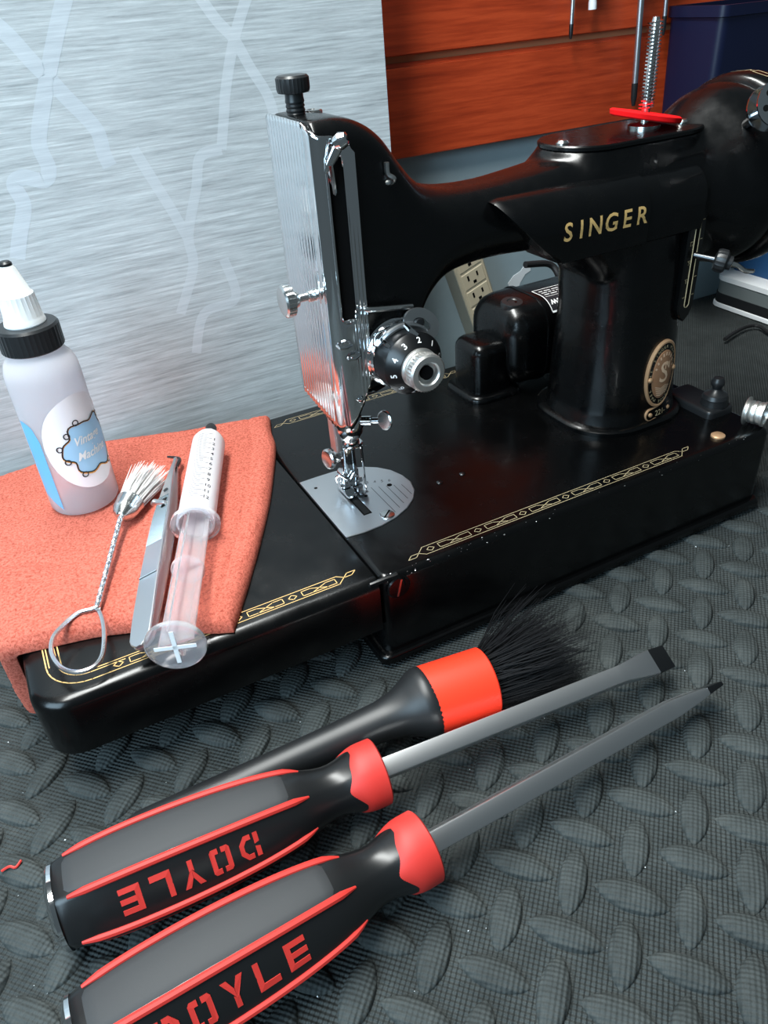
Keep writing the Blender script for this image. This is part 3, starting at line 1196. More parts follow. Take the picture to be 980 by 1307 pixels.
# presser bar + foot
mb = MB().tube([(NX + 1.0, FYY + 1.5, 50), (NX + 1.0, FYY + 1.5, 11)], 3.0, 18)
pf = make('presser_bar', mb, 'nickel', sm)
mb = MB().rbox(NX - 2.6, NX + 4.6, FYY - 3, FYY + 4.6, 11.5, 26, 2.4, .8)
make('foot_shank', mb, 'chrome', pf)
q0 = Vector((NX - 2.6, FYY, 21.5))
d = Vector((-0.96, -0.22, 0.12)).normalized()
make('foot_thumb_screw', MB().lathe([(1.8, -1), (1.8, 1.2), (2.8, 1.6), (2.9, 2.6), (1.5, 3.4), (1.5, 4.6), (3.8, 5.6, .2), (4.7, 6.0, .2), (4.8, 7.6, .2), (4.0, 8.2), (2.2, 7.6), (.2, 7.6)], q0, d, 44), 'nickel', pf, angle=30)
mb = MB().rbox(NX - 4.2, NX + 5.4, FYY - 2.6, FYY + 4.6, 4.0, 12.5, 2.0, 1.4)
ft = make('foot_bracket', mb, 'chrome', pf)
# sole with two toes, turned up in front
prof = [(FYY + 7, 1.6, 2.4), (FYY + 4, 1.3, 3.6), (FYY - 4, 1.3, 3.4), (FYY - 7, 1.4, 2.6), (FYY - 9.5, 2.2, 3.2), (FYY - 11, 3.4, 4.2)]
for x0, x1 in ((NX - 4.4, NX + .2), (NX + 1.4, NX + 6.0)):
    rings = []
    for k_, (yy, zb, zt) in enumerate(prof):
        ins = 1.3 if k_ in (0, len(prof) - 1) else 0
        rings.append([(x0 + ins, yy, zb), (x1 - ins, yy, zb), (x1 - ins, yy, zt), (x0 + ins, yy, zt)])
    make('foot_toe', MB().loft(rings), 'chrome', pf, angle=50)
make('foot_hinge_pin', MB().tube([(NX - 5.2, FYY - 1, 5.4), (NX + 6.6, FYY - 1, 5.4)], 1.5, 14), 'satin', pf)
make('foot_spring_wire', MB().tube(spline([(NX - 5, FYY + 2, 6), (NX - 6.6, FYY - 1, 10.5), (NX - 5.2, FYY - 3.5, 12.6), (NX - 1, FYY - 4, 9), (NX + 2, FYY - 4, 12), (NX + 4.6, FYY - 3, 6)], 6), .55, 7), 'chrome', pf)

# ------------------------------------------------ stitch length plate + lever
SPy = 39.0
pt, pb_ = py(884, 244, SPy), py(870, 408, SPy)
sx0, sx1 = 191.5, 204.5
mb = MB()
poly = [(sx0, 62), (sx0 + 2.5, 57.0), (sx0 + 6.5, 54.6), (sx1 - 2.5, 57.0), (sx1, 62), (sx1, 116), (sx1 - 1.5, 118.5), (sx0 + 1.5, 118.5), (sx0, 116)]
fn = lambda x, z, h: Vector((x, SPy + (x - sx0) * 0.20 - h, z))
rings = [[fn(x, z, h) for x, z in poly] for h in (-6, .9)]
cx_, cz_ = (sx0 + sx1) / 2, 86
rings.append([fn(cx_ + (x - cx_) * .88, cz_ + (z - cz_) * .975, 1.7) for x, z in poly])
sp = make('stitch_plate', MB().loft(rings), 'enamel', sm, angle=25)
slot_ = []
for k_ in range(9):
    a = pi * k_ / 8
    slot_.append((198 + 1.8 * cos(a), 111 + 1.8 * sin(a)))
for k_ in range(9):
    a = pi + pi * k_ / 8
    slot_.append((198 + 1.8 * cos(a), 64 + 1.8 * sin(a)))
make('lever_slot', MB().prism(slot_, fn, 1.6, 1.78), 'hole', sp, smooth=False)
make('slot_outline', MB().tube([fn(x, z, 1.75) for x, z in slot_], 0.28, 5, closed=True), 'goldpale', sp)
mb = MB()
for k_ in range(5):
    z = 68 + k_ * 9
    mb.strip([(193.4, z), (195, z)], .4, lambda a, c: fn(a, c, 1.82))
    mb.strip([(201, z), (202.6, z)], .4, lambda a, c: fn(a, c, 1.82))
for z, t in ((72, '6'), (81, '9'), (90, '12')):
    add_text(mb, t, 3.2, lambda a, c, z=z: fn(194.4 + a, z + 4 + c, 1.82))
make('stitch_scale', mb, 'goldpale', sp, smooth=False)
l0 = fn(198, 88, 0)
l2 = py(963, 346, 18)
l1 = py(925, 334, 26)
lv = make('stitch_lever', MB().tube([l0, (l0 + l1) / 2, l1], 1.5, 12), 'darksteel', sm)
d = (l2 - l0).normalized()
make('lever_stop_nut', MB().lathe([(2, -5), (4.6, -4.4, .2), (5.2, -3, .2), (5.2, 0, .2), (4.4, .8), (3.2, 1), (3.2, 3), (1.4, 3.4)], l1, d, 36), 'blackplastic', lv, angle=30)
pts = spline([l1, l1 + (l2 - l1) * .4, l1 + (l2 - l1) * .7 + Vector((0, 0, -1.2)), l2], 5)
mb = MB()
rings = []
for k_, q in enumerate(pts):
    t = k_ / (len(pts) - 1)
    w_, h_ = 1.4 + 1.9 * max(0, t - .3), 1.5 - .7 * t
    if t == 1:
        w_, h_ = 1.2, .4
    sd = d.cross(Vector((0, 0, 1))).normalized()
    up = sd.cross(d)
    rings.append([q + sd * (w_ * cos(2 * pi * j / 12)) + up * (h_ * sin(2 * pi * j / 12)) for j in range(12)])
make('lever_handle', MB().loft(rings), 'nickel', lv)

# ------------------------------------------------ brass medallion and number plate
def on_pillar(cx_, cz_):
    def f(x, z, h=0.0):
        X_ = cx_ + x
        # pillar front corner radius bends back on the right
        y = 39.0
        xc, r = 186.5, 25.0
        if X_ > xc:
            q = min(r - .5, X_ - xc)
            y += r - sqrt(r * r - q * q)
        y -= 0.11 * max(0.0, 12.0 - (cz_ + z))
        return Vector((X_, y - 0.5 - h, cz_ + z))
    return f


fb = on_pillar(188.0, 29.0)


def oval(rx, rz, n_=48):
    return [(rx * cos(2 * pi * k_ / n_), rz * sin(2 * pi * k_ / n_)) for k_ in range(n_)]


def ovalplate(fn_, rings_):
    mb = MB()
    rr = []
    for rx, rz, h in rings_:
        rr.append([fn_(x, z, h) for x, z in oval(rx, rz)])
    mb.loft(rr)
    return mb


med = make('medallion', ovalplate(fb, [(11.2, 18.6, -1.0), (11.2, 18.6, .6), (10.6, 18.0, 1.1), (9.9, 17.2, 1.1), (9.6, 16.9, .8)]), 'brass', sm, angle=30)
make('medallion_black_ring', ovalplate(fb, [(9.7, 17.0, .6), (9.7, 17.0, .86), (7.5, 13.6, .86)]), 'enamel', med, angle=30)
MT['copper'] = mat('copper_relief_ground', (0.42, 0.22, 0.12), 0.42, 0.5)
MT['brasslight'] = mat('bright_brass', (0.85, 0.6, 0.4), 0.35, 0.4)
make('medallion_center', ovalplate(fb, [(7.4, 13.4, .7), (7.4, 13.4, 1.15), (7.0, 12.9, 1.35), (3, 6, 1.5)]), 'copper', med, angle=30)
mb = MB()
add_text(mb, 'S', 19, lambda x, y: fb(x * .75, y * .85 + 1, 1.7), bold=0.1)
add_text(mb, 'N', 5.5, lambda x, y: fb(x * .9 + 1.5, y + 5, 1.95), bold=0.12)
for k_ in range(9):
    a = pi * (0.12 + 0.76 * k_ / 8)
    mb.strip([(5.9 * cos(a), 11 * sin(a)), (6.6 * cos(a), 12.2 * sin(a))], 1.0, lambda x, y: fb(x, y, 1.6))
for k_ in range(5):
    mb.strip([(-5 + k_ * .4, -6 - k_ * 1.2), (-1, -7.5 - k_), (2, -6.2 - k_), (5 - k_ * .5, -7 - k_ * .9)], .5, lambda x, y: fb(x, y, 1.75))
make('medallion_relief', mb, 'brasslight', med, smooth=False)
mb = MB()
ring_txt = 'THE SINGER MANFG CO  TRADE MARK '
for k_, ch in enumerate(ring_txt):
    if ch == ' ':
        continue
    a = pi * 1.05 - 2 * pi * k_ / len(ring_txt)
    ca, sa = cos(a), sin(a)

    def f(x, y, ca=ca, sa=sa):
        return fb(8.55 * ca + x * sa + y * ca, 15.2 * sa - x * ca + y * sa, .98)
    add_text(mb, ch, 2.3, f)
make('medallion_lettering', mb, 'goldpale', med, smooth=False)
for s_ in (-1, 1):
    q = fb(8.6 * s_, 1.2 * -s_ * -1, 0.8)
    make('medallion_rivet', MB().lathe([(1.5, -.3), (1.4, .6), (.8, 1.2), (.1, 1.3)], q, (0, -1, 0), 16), 'brass', med)
fn2 = on_pillar(190.0, 5.6)


def stad(hx_, r, n_=8):
    out = []
    for k_ in range(n_ + 1):
        a = -pi / 2 + pi * k_ / n_
        out.append((hx_ + r * cos(a), r * sin(a)))
    for k_ in range(n_ + 1):
        a = pi / 2 + pi * k_ / n_
        out.append((-hx_ + r * cos(a), r * sin(a)))
    return out


mb = MB().loft([[fn2(x, z + 1.2, h) for x, z in stad(7.2, r)] for r, h in ((3.4, -.5), (3.4, .5), (2.9, .8), (2.7, .6))])
npl = make('number_plate', mb, 'brass', sm, angle=30)
make('number_plate_face', MB().loft([[fn2(x, z + 1.2, h) for x, z in stad(7.2, r)] for r, h in ((2.8, .3), (2.8, .7))]), 'enamel', npl, angle=30)
make('number_text', add_text(MB(), '221-', 4.4, lambda x, y: fn2(x, y + 1.2, .8)), 'goldpale', npl, smooth=False)
for s_ in (-1, 1):
    make('number_plate_rivet', MB().lathe([(1.2, -.3), (1.1, .5), (.1, 1.0)], fn2(7.2 * s_, 1.2, .7), (0, -1, 0), 14), 'brass', npl)

# ------------------------------------------------ motor behind the pillar
MY, MZ, MR = 130.0, 27.5, 24.5
mb = MB()
rings = []
for x, r, dzz in ((141.5, 10, 0), (142.5, 16, 0), (145, 20.5, 0), (149, 23.4, 0), (154, 24.5, 0), (166, 24.8, 0)):
    rings.append([(x, a, c) for a, c in rrect(MY, MZ, r, r, r * .62, 8)])
mb.loft(rings)
mo = make('motor_end_bell', mb, 'enamel', sm, angle=50)
make('motor_seam_ring', MB().loft([[(x, a, c) for a, c in rrect(MY, MZ, r, r, r * .62, 8)] for x, r in ((165.6, 24.6), (165.9, 25.4), (167.6, 25.4), (168, 24.6))]), 'enamel', sm, angle=30)
rings = [[(x, a, c) for a, c in rrect(MY, MZ, r, r, r * .62, 8)] for x, r in ((167.5, 24.2), (212, 24.2), (216, 22.5), (219, 17))]
make('motor_body', MB().loft(rings), 'enamel', sm, angle=50)
p = pz(641, 390, MZ + MR)
mb = MB().lathe([(6.6, -2), (6.6, .6), (6.0, 1.6), (3.2, 1.8), (2.6, 1.3), (.2, 1.3)], (152.5, 122, MZ + 23.2), (0, -.12, 1), 28)
make('brush_cap', mb, 'blackplastic', sm)
mb = MB().rbox(123, 150, 113, 142, 1.0, 33, 8, 6)
make('motor_gear_box', mb, 'enamel', sm)
mb = MB().rbox(119, 155, 109, 146, 0.02, 4.0, 9, 3)
make('motor_mount', mb, 'enamel', sm)
# rating label: a curved sheet on the front-top of the body
mb = MB()


def on_motor(x, q, h=0.0):
    """q: mm along the section from the top centre line towards the front"""
    R_ = MR - 0.3
    c_, rr = R_ * (1 - .62), R_ * .62
    if q < c_:
        return Vector((x, MY - q, MZ + R_ + h))
    a = (q - c_) / rr
    return Vector((x, MY - c_ - (rr + h) * sin(a), MZ + c_ + (rr + h) * cos(a)))


LQ0, LQ1, LX0, LX1 = 1.0, 24.0, 170.5, 208.0
mb.loft([[on_motor(x, LQ0 + (LQ1 - LQ0) * k_ / 20, .25) for k_ in range(21)] for x in (LX0, LX1)], closed=False)
lab = make('rating_label', mb, 'blackprint', sm)
mb = MB()


def mline(x0, q0, x1, q1, w):
    for k_ in range(10):
        t0, t1 = k_ / 10, (k_ + 1) / 10
        xa, xb = x0 + (x1 - x0) * t0, x0 + (x1 - x0) * t1
        qa, qb = q0 + (q1 - q0) * t0, q0 + (q1 - q0) * t1
        dx0, dq0 = (0, w) if q0 == q1 else (w, 0)
        mb.add([on_motor(xa - dx0, qa - dq0, .36), on_motor(xb - dx0, qb - dq0, .36), on_motor(xb + dx0, qb + dq0, .36), on_motor(xa + dx0, qa + dq0, .36)], [(0, 1, 2, 3)])


mline(LX0 + .6, LQ0 + .4, LX1 - .6, LQ0 + .4, .2)
mline(LX0 + .6, LQ1 - .6, LX1 - .6, LQ1 - .6, .55)
mline(LX0 + .6, LQ0 + .4, LX0 + .6, LQ1 - .6, .25)
mline(LX0 + 2, LQ0 + 11.6, LX1 - 2, LQ0 + 11.6, .12)
# the label is mounted upside down for a viewer in front of the machine
add_text(mb, 'Alphasew', 6.6, lambda x, y: on_motor(185.5 - x, LQ0 + 17.0 + y, .38), bold=0.12)
# rows of print too small to read
random.seed(17)
for q_ in (LQ0 + 9.4, LQ0 + 6.6, LQ0 + 3.8):
    x_ = LX0 + 3
    while x_ < LX1 - 8:
        w_ = random.uniform(1.5, 5)
        mline(x_, q_, x_ + w_, q_, .32)
        x_ += w_ + 1.0
make('label_print', mb, 'whiteprint', lab, smooth=False)
# motor cable looping up behind
pts = [(207, 140, 46), (205, 150, 56), (200, 158, 66), (196, 168, 72), (190, 182, 74), (182, 195, 68)]
p0, p1, p2 = py(716, 372, 160), py(712, 350, 165), py(700, 337, 170)
make('motor_lead', MB().tube(spline([(p0.x, 140, MZ + 18), p0, p1, p2, (p2.x - 20, 168, p2.z + 4)], 6), 2.1, 10), 'cable', sm)

# ------------------------------------------------ terminal block at the right end of the bed
p = pz(900, 520, 0)
mb = MB().rbox(213, 231.5, 24, 58, 0.02, 4.5, 3, 1.6)
tb = make('terminal_block', mb, 'blackplastic', sm)
kq = pz(906, 508, 9)
make('terminal_knob', MB().lathe([(7.2, -.5), (7.4, 1), (6.8, 3.2), (7.0, 4), (6.2, 6), (3.4, 7.6), (2.4, 9), (2.6, 10), (3.6, 11.6), (3.6, 13.4), (2.4, 15.2), (.3, 15.8)], (223.5, 31.5, 4.4), (0, 0, 1), 32), 'blackplastic', tb)
bq = pz(948, 528, 6)
d = Vector((0.36, -0.93, 0.04)).normalized()
make('terminal_bushing', MB().lathe([(r_ * .8, h_ * .8) for r_, h_ in [(9.4, -6), (9.6, -5.5), (7.2, -5), (7.0, -4), (7.6, -2.8), (6.9, -2), (7.6, -1), (7.6, .8), (6.9, 1.6), (7.6, 2.4), (7.6, 4.2), (8.2, 4.6), (8.2, 6), (6.6, 6.1), (5.8, 2), (.2, 2)]], Vector((228.5, 8.5, 7.0)), d, 36), 'matnickel', tb, angle=30)
bs = pz(916, 557, 0)
make('terminal_screw', MB().lathe([(3.6, -.2), (3.6, .8), (2.8, 1.4), (.2, 1.5)], (bs.x, bs.y, 0), seg=20), 'brass', sm)

# ------------------------------------------------ gold decal bands
def band(mb, x0, x1, yc, h, fn_, w=0.27, lend=True, rend=True):
    """linked-lozenge border between x0 and x1, half height h"""
    a, c = x0, x1
    if lend:
        mb.strip([(x0, yc - h * .9), (x0 + 4, yc - h * .9), (x0 + 9.5, yc + h), ], w, fn_)
        mb.strip([(x0, yc - h * .9), (x0 + 2.5, yc - h * .1), (x0 + 6, yc - h * .1), (x0 + 9, yc - h)], w, fn_)
        a = x0 + 9.2
    if rend:
        mb.strip([(x1, yc + h * .9), (x1 - 4, yc + h * .9), (x1 - 9.5, yc - h)], w, fn_)
        mb.strip([(x1, yc + h * .9), (x1 - 2.5, yc + h * .1), (x1 - 6, yc + h * .1), (x1 - 9, yc + h)], w, fn_)
        c = x1 - 9.2
    L = c - a
    n_ = max(1, round(L / 27.0))
    p_ = L / n_
    mb.strip([(a, yc + h), (c, yc + h)], w, fn_)
    mb.strip([(a, yc - h), (c, yc - h)], w, fn_)
    k = h * 0.55
    for i in range(n_):
        q = a + p_ * i
        # diamond
        d = q + 3.2
        mb.strip([(d - 1.9, yc), (d, yc + k), (d + 1.9, yc), (d, yc - k), (d - 1.9, yc)], w, fn_)
        # bracketed crossing
        s, e = q + 7.5, q + p_ - 1.0
        mid = (s + e) / 2
        mb.strip([(mid + 3.5, yc - k), (s, yc - k), (s, yc + k), (mid - 3.5, yc + k), (mid + 3.5, yc - k)], w, fn_)
        mb.strip([(mid - 3.5, yc - k), (mid + 3.5, yc + k), (e, yc + k), (e, yc - k), (mid + 3.5, yc - k)], w, fn_)


flat = lambda x, y: Vector((x, y, 0.06))
mb = MB()
band(mb, 17, 184, 8.0, 2.7, flat)
make('front_gold_border', mb, 'goldpale', bed, smooth=False)
mb = MB()
band(mb, 12, 138, 157.0, 2.7, flat)
make('rear_gold_border', mb, 'goldpale', bed, smooth=False)
# leaf border: along the front, round the left corner, up the left side
mb = MB()
band(mb, -110, -5.5, 10.0, 2.7, flat, .36, lend=False)
for r in (2.7, -2.7):
    pts = []
    for k_ in range(9):
        a = -pi / 2 - pi / 2 * k_ / 8
        R_ = 12 + r
        pts.append((-117 + R_ * cos(a), 22 + R_ * sin(a)))
    mb.strip([(-110, 10 - r)] + pts + [(-129 - r, 60)], .5, flat)
pts = [(-104, 11.4), (-117, 11.4)] + [(-117 + 10.6 * cos(-pi / 2 - pi / 2 * k_ / 6), 22 + 10.6 * sin(-pi / 2 - pi / 2 * k_ / 6)) for k_ in range(7)] + [(-127.6, 34), (-130.6, 34), (-130.6, 22)]
mb.strip(pts, .45, flat)
mb.strip([(-129, 37), (-127.4, 39.4), (-129, 42), (-130.6, 39.4), (-129, 37)], .45, flat)
for k_ in range(4):
    yy = 46 + 27 * k_
    mb.strip([(-127.5, yy), (-130.5, yy), (-130.5, yy + 9), (-127.5, yy + 14), (-127.5, yy + 20), (-130.5, yy + 20)], .45, flat)
mb.strip([(-131.7, 60), (-131.7, 140)], .5, flat)
mb.strip([(-126.3, 60), (-126.3, 140)], .5, flat)
make('leaf_gold_border', mb, 'gold', leaf, smooth=False)

# ------------------------------------------------ red felt disc on the spool pin
mb = MB()
rings = []
for z, r in ((145.4, 15.2), (145.9, 16.2), (147.7, 16.4), (148.3, 15.4)):
    ring = []
    for j in range(48):
        a = 2 * pi * j / 48
        rr = r + 0.25 * sin(7 * a) + 0.15 * sin(13 * a + 1)
        ring.append((SPX + rr * cos(a), SPY + rr * sin(a), z + 0.4 * sin(a + .6) - 0.2 * rr * cos(a)))
    rings.append(ring)
mb.loft(rings, False, False)
inner0 = [(SPX + 2.3 * cos(2 * pi * j / 48), SPY + 2.3 * sin(2 * pi * j / 48), 148.3 - .2 * 2.3 * cos(2 * pi * j / 48)) for j in range(48)]
inner1 = [(a, c, z - 2.9) for a, c, z in inner0]
mb.loft([rings[-1], inner0, inner1, rings[0]], False, False)
o = make('felt_disc', mb, 'felt')
tag(o, 'bright red felt disc threaded on the spool pin of the machine', 'felt pad')

# ================================================================== TOWEL
TT = 7.0
backc = [(-188, 180), (-150, 180), (-133, 179), (-108, 184), (-78, 186), (-50, 177), (-29, 170), (-8, 167), (13, 163)]
rightc = [(13, 163), (8, 148), (4, 131), (-9, 101), (-22, 74), (-44, 34), (-63, 2.5)]
frontc = [(-188, 46), (-165, 42), (-142, 36), (-128, 33), (-111, 29), (-98, 24), (-88, 20), (-78, 12), (-70, 6), (-63, 2.5)]


def resample(pts, n_):
    P = spline([(a, c, 0) for a, c in pts], 12)
    L = [0]
    for a, c in zip(P, P[1:]):
        L.append(L[-1] + (c - a).length)
    out = []
    for k_ in range(n_ + 1):
        t = 0.5 - 0.5 * cos(pi * (0.5 * k_ / n_ + 0.5 * (0.5 - 0.5 * cos(pi * k_ / n_)))) if False else k_ / n_
        d = t * L[-1]
        i = 0
        while i < len(L) - 2 and L[i + 1] < d:
            i += 1
        f_ = (d - L[i]) / max(1e-9, L[i + 1] - L[i])
        out.append(P[i].lerp(P[i + 1], f_))
    return out


NU, NV = 190, 170


def warp(n_):
    # finer spacing near both ends
    out = []
    for k_ in range(n_ + 1):
        t = k_ / n_
        out.append(t - 0.11 * sin(2 * pi * t) / 1.0)
    return out


def at_curve(C, t):
    f_ = t * (len(C) - 1)
    i = min(int(f_), len(C) - 2)
    return C[i].lerp(C[i + 1], f_ - i)


Cb, Cf = resample(backc, 400), resample(frontc, 400)
Cr = resample(rightc, 400)
Cl = resample([(-188, 180), (-188, 140), (-188, 90), (-188, 46)], 400)
us, vsn = warp(NU), warp(NV)
from mathutils import noise as mnoise
grid = []
for i, uu in enumerate(us):
    row = []
    for j, vv in enumerate(vsn):
        b0, f0 = at_curve(Cb, uu), at_curve(Cf, uu)
        l0_, r0_ = at_curve(Cl, vv), at_curve(Cr, vv)
        P00, P10, P01, P11 = Cb[0], Cb[-1], Cf[0], Cf[-1]
        q = b0 * (1 - vv) + f0 * vv + l0_ * (1 - uu) + r0_ * uu - (P00 * (1 - uu) * (1 - vv) + P10 * uu * (1 - vv) + P01 * (1 - uu) * vv + P11 * uu * vv)
        # distance to the borders in mm (rough)
        lu, lv_ = 195.0, 150.0
        d = min((1 - uu) * 150, vv * 140, (1 - vv) * 140, uu * 150)
        w = min(1.0, d / 5.0)
        h = TT * sqrt(max(0, 1 - (1 - w) ** 2))
        # hem seam along the back and right borders, soft wrinkles
        hem = abs(vv * 140 - 9)
        if hem < 1.6:
            h -= 0.8 * (1 - hem / 1.6)
        hem = abs((1 - uu) * 150 - 9)
        if hem < 1.6:
            h -= 0.6 * (1 - hem / 1.6)
        s3 = Vector((q.x, q.y, 0))
        if w > 0.4:
            h += 0.9 * mnoise.noise(s3 / 26.0) + 0.45 * mnoise.noise(s3 / 9.0)
            h += 0.28 * mnoise.noise(s3 / 1.3)
        # folds
        fx = (q.x + 80) * 0.45 + (q.y - 60) * 0.9
        h -= 0.9 * math.exp(-((fx - 2) / 2.4) ** 2) * min(1, d / 9)
        row.append((q.x, q.y, max(0.35, h)))
    grid.append(row)


def drape(s, y, h):
    # h above the leaf; past the left edge the towel bends down
    if s > -138:
        return Vector((s, y, h + 0.25))
    d = -138 - s
    R0 = 3.0
    Rm = R0 + 3.5
    a = min(d / Rm, pi / 2)
    rest = max(0, d - Rm * pi / 2)
    r = R0 + h
    x = -138 - r * sin(a) - 0.02 * rest - 0.4 - 1.6 * (1 + sin(y / 11.0)) * min(1, rest / 20)
    z = -R0 + 0.25 + r * cos(a) - rest * 0.98
    return Vector((x, y, z))


mb = MB()
n_ = NV + 1
vs_ = []
for row in grid:
    for s, y, h in row:
        vs_.append(drape(s, y, h))
fs2 = []
for i in range(NU):
    for j in range(NV):
        fs2.append((i * n_ + j, (i + 1) * n_ + j, (i + 1) * n_ + j + 1, i * n_ + j + 1))
off = len(vs_)
for row in grid:
    for s, y, h in row:
        vs_.append(drape(s, y, 0.05))
for i in range(NU):
    for j in range(NV):
        fs2.append((off + i * n_ + j, off + i * n_ + j + 1, off + (i + 1) * n_ + j + 1, off + (i + 1) * n_ + j))
loop = [(i, 0) for i in range(NU)] + [(NU, j) for j in range(NV)] + [(i, NV) for i in range(NU, 0, -1)] + [(0, j) for j in range(NV, 0, -1)]
for (a, c), (e, g) in zip(loop, loop[1:] + loop[:1]):
    fs2.append((a * n_ + c, e * n_ + g, off + e * n_ + g, off + a * n_ + c))
mb.add(vs_, fs2)
o = make('towel', mb, 'terry', angle=180)
tag(o, 'coral red terry towel folded over the extension leaf under the small tools', 'towel')

TZP = TT + 0.9    # resting height on the towel

# ================================================================== OIL BOTTLE
bx_, by_ = -97.0, 124.5
bt = thing('oil_bottle', 'milky plastic oil bottle with black cap and pointed white nozzle on the towel', 'bottle', (bx_, by_, TZP))
C0 = (bx_, by_, TZP)
HB = 0.945
BK = 1
prof = [(2, 0), (13, 0), (15.2, .9), (16, 2.6), (16, 70), (15.7, 74), (14.4, 78), (12, 81.4), (10.2, 83), (9.6, 84.5), (9.6, 88)]
inn = [(8.8, 88), (8.8, 84.2), (11.5, 80.4), (13.8, 77), (15.0, 73), (15.2, 69), (15.2, 3), (13, 1.2), (1, 1.1)]
make('bottle_body', MB().lathe([(r_, h_ * HB) for r_, h_ in prof + inn], C0, (0, 0, BK), 56), 'hdpe', bt, angle=40)
MT['oil'] = mat('clear_oil', (0.95, 0.9, 0.88), 0.05, trans=0.9, ior=1.2)
mb = MB().lathe([(q[0], q[1] * HB, *q[2:]) for q in [(12.4, 83.2), (12.9, 83.8, .22), (12.9, 93.5, .22), (12.2, 94.6), (7, 95), (2, 95)]], C0, (0, 0, BK), 80)
cp = make('bottle_cap', mb, 'blackplastic', bt, angle=25)
mb = MB().lathe([(q[0], q[1] * HB, *q[2:]) for q in [(8.4, 94.8), (8.6, 95.4), (8.2, 97.4), (7.6, 98.2, .35), (6.9, 108, .3), (6.2, 109), (3.2, 119.5), (2.6, 120.5)]], C0, (0, 0, BK), 48)
nz_ = make('nozzle', mb, 'nozzle', bt, angle=30)
make('nozzle_tip', MB().lathe([(q[0], q[1] * HB, *q[2:]) for q in [(2.6, 119.6), (2.6, 121.6), (1.8, 122.4), (.2, 122.4)]], C0, (0, 0, BK), 20), 'blackplastic', bt)


# label: wrapped on the body
def on_bottle(s, z, h=.15):
    """s: mm along circumference from the label centre (towards the camera right)"""
    a = BA + s / 16.15
    return Vector((bx_ + (16.15 + h) * cos(a), by_ + (16.15 + h) * sin(a), TZP + z))


BA = atan2(CAM.y - by_, CAM.x - bx_) + 0.34


def wrap_poly(mb, fnr, s0, s1, h, ns=24, nz_=20):
    """grid of cells inside outline: fnr(s) -> (z0, z1)"""
    ring0, ring1 = [], []
    rows = []
    for i in range(ns + 1):
        s = s0 + (s1 - s0) * i / ns
        z0, z1 = fnr(s)
        rows.append([on_bottle(s, z0 + (z1 - z0) * j / nz_, h) for j in range(nz_ + 1)])
    mb.loft(rows, closed=False)
    return mb


def ell(cx_, cz_, rx, rz):
    def f(s):
        t = max(0.0, 1 - ((s - cx_) / rx) ** 2)
        q = rz * sqrt(t)
        return cz_ - q, cz_ + q
    return f


mb = wrap_poly(MB(), ell(3, 36.5, 19, 23), -15.99, 21.99, 0.1, 60)
lb = make('label_oval', mb, 'labelwhite', bt)


def blue_band(s):
    t = (s + 24.5) / 10.0
    top_ = 50 - 9 * max(0, t) ** 2 - 26 * max(0, t - .55)
    return max(4, 12 - 8 * (t + .2)), max(14, top_)


mb = wrap_poly(MB(), blue_band, -26, -17.2, 0.08, 16)
make('label_blue_panel', mb, 'labelblue', bt)


def cloud_r(a):
    return 1 + 0.10 * cos(6 * a) + 0.04 * cos(11 * a + .7)


mb = MB()
CN = 72
cc = (5.5, 34)
ringc = []
for k_ in range(CN):
    a = 2 * pi * k_ / CN
    ringc.append((cc[0] + 13.5 * cos(a) * cloud_r(a), cc[1] + 12.5 * sin(a) * cloud_r(a)))
rows = []
for t in [0.02 + .98 * k_ / 14 for k_ in range(15)]:
    rows.append([on_bottle(cc[0] + (s - cc[0]) * t, cc[1] + (z - cc[1]) * t, .3) for s, z in ringc])
mb.loft(rows, False, False)
make('label_cloud', mb, 'labelsky', bt)
fb_ = lambda h: (lambda s, z: on_bottle(s, z, h))
mb = MB()
ro = [(cc[0] + (s - cc[0]) * 1.02 + .25, cc[1] + (z - cc[1]) * 1.02 - .35) for s, z in ringc]
mb.strip(ro + ro[:1], .75, fb_(.38))
make('label_orange_outline', mb, 'labelorange', bt, smooth=False)
mb = MB()
mb.strip(ringc + ringc[:1], .6, fb_(.44))
for k_ in (10, 22, 28, 34, 40, 48, 60):
    s, z = ringc[k_]
    d = Vector((s - cc[0], z - cc[1])).normalized() * 1.1
    loop = [(s + d.x + 1.25 * cos(2 * pi * j / 12), z + d.y + 1.25 * sin(2 * pi * j / 12)) for j in range(13)]
    mb.strip(loop, .5, fb_(.44))
make('label_scroll_outline', mb, 'blackprint', bt, smooth=False)
mb = MB()
add_text(mb, 'Vintage', 5.6, lambda x, y: on_bottle(cc[0] + x * .85 - 1.6, 38 + y, .48), shear=.35, bold=.12)
add_text(mb, 'Machine', 5.6, lambda x, y: on_bottle(cc[0] + x * .85 - 1.0, 30.5 + y, .48), shear=.35, bold=.12)
make('label_script', mb, 'whiteprint', bt, smooth=False)

# ================================================================== WIRE-HANDLED BRUSH
zb_ = TZP + 2.0
fA, fB = pz(158, 668, zb_), pz(172, 636, zb_ + 3)
hA, hB = pz(157, 668, zb_), pz(124, 777, zb_ - 0.5)
br = thing('loop_handle_brush', 'small white bristle brush with twisted wire loop handle on the towel', 'brush', (hB.x, hB.y, TZP))
ax = (fB - fA)
ax.z = 0
ax.normalize()
f0 = Vector((fA.x, fA.y, zb_ + 4))
mb = MB().lathe([(1.6, -.8), (2.2, -.6), (2.8, .2), (4.8, 2.4), (5.8, 5.0), (6.2, 10.5), (6.5, 11), (6.2, 11.4), (5.4, 11.4)], f0, ax, 32)
make('brush_ferrule', mb, 'nickel', br)
mb = MB()
tip = pz(205, 592, zb_)
ax2 = Vector((ax.x, ax.y, 0)).normalized()
sd = Vector((-ax2.y, ax2.x, 0))
random.seed(3)
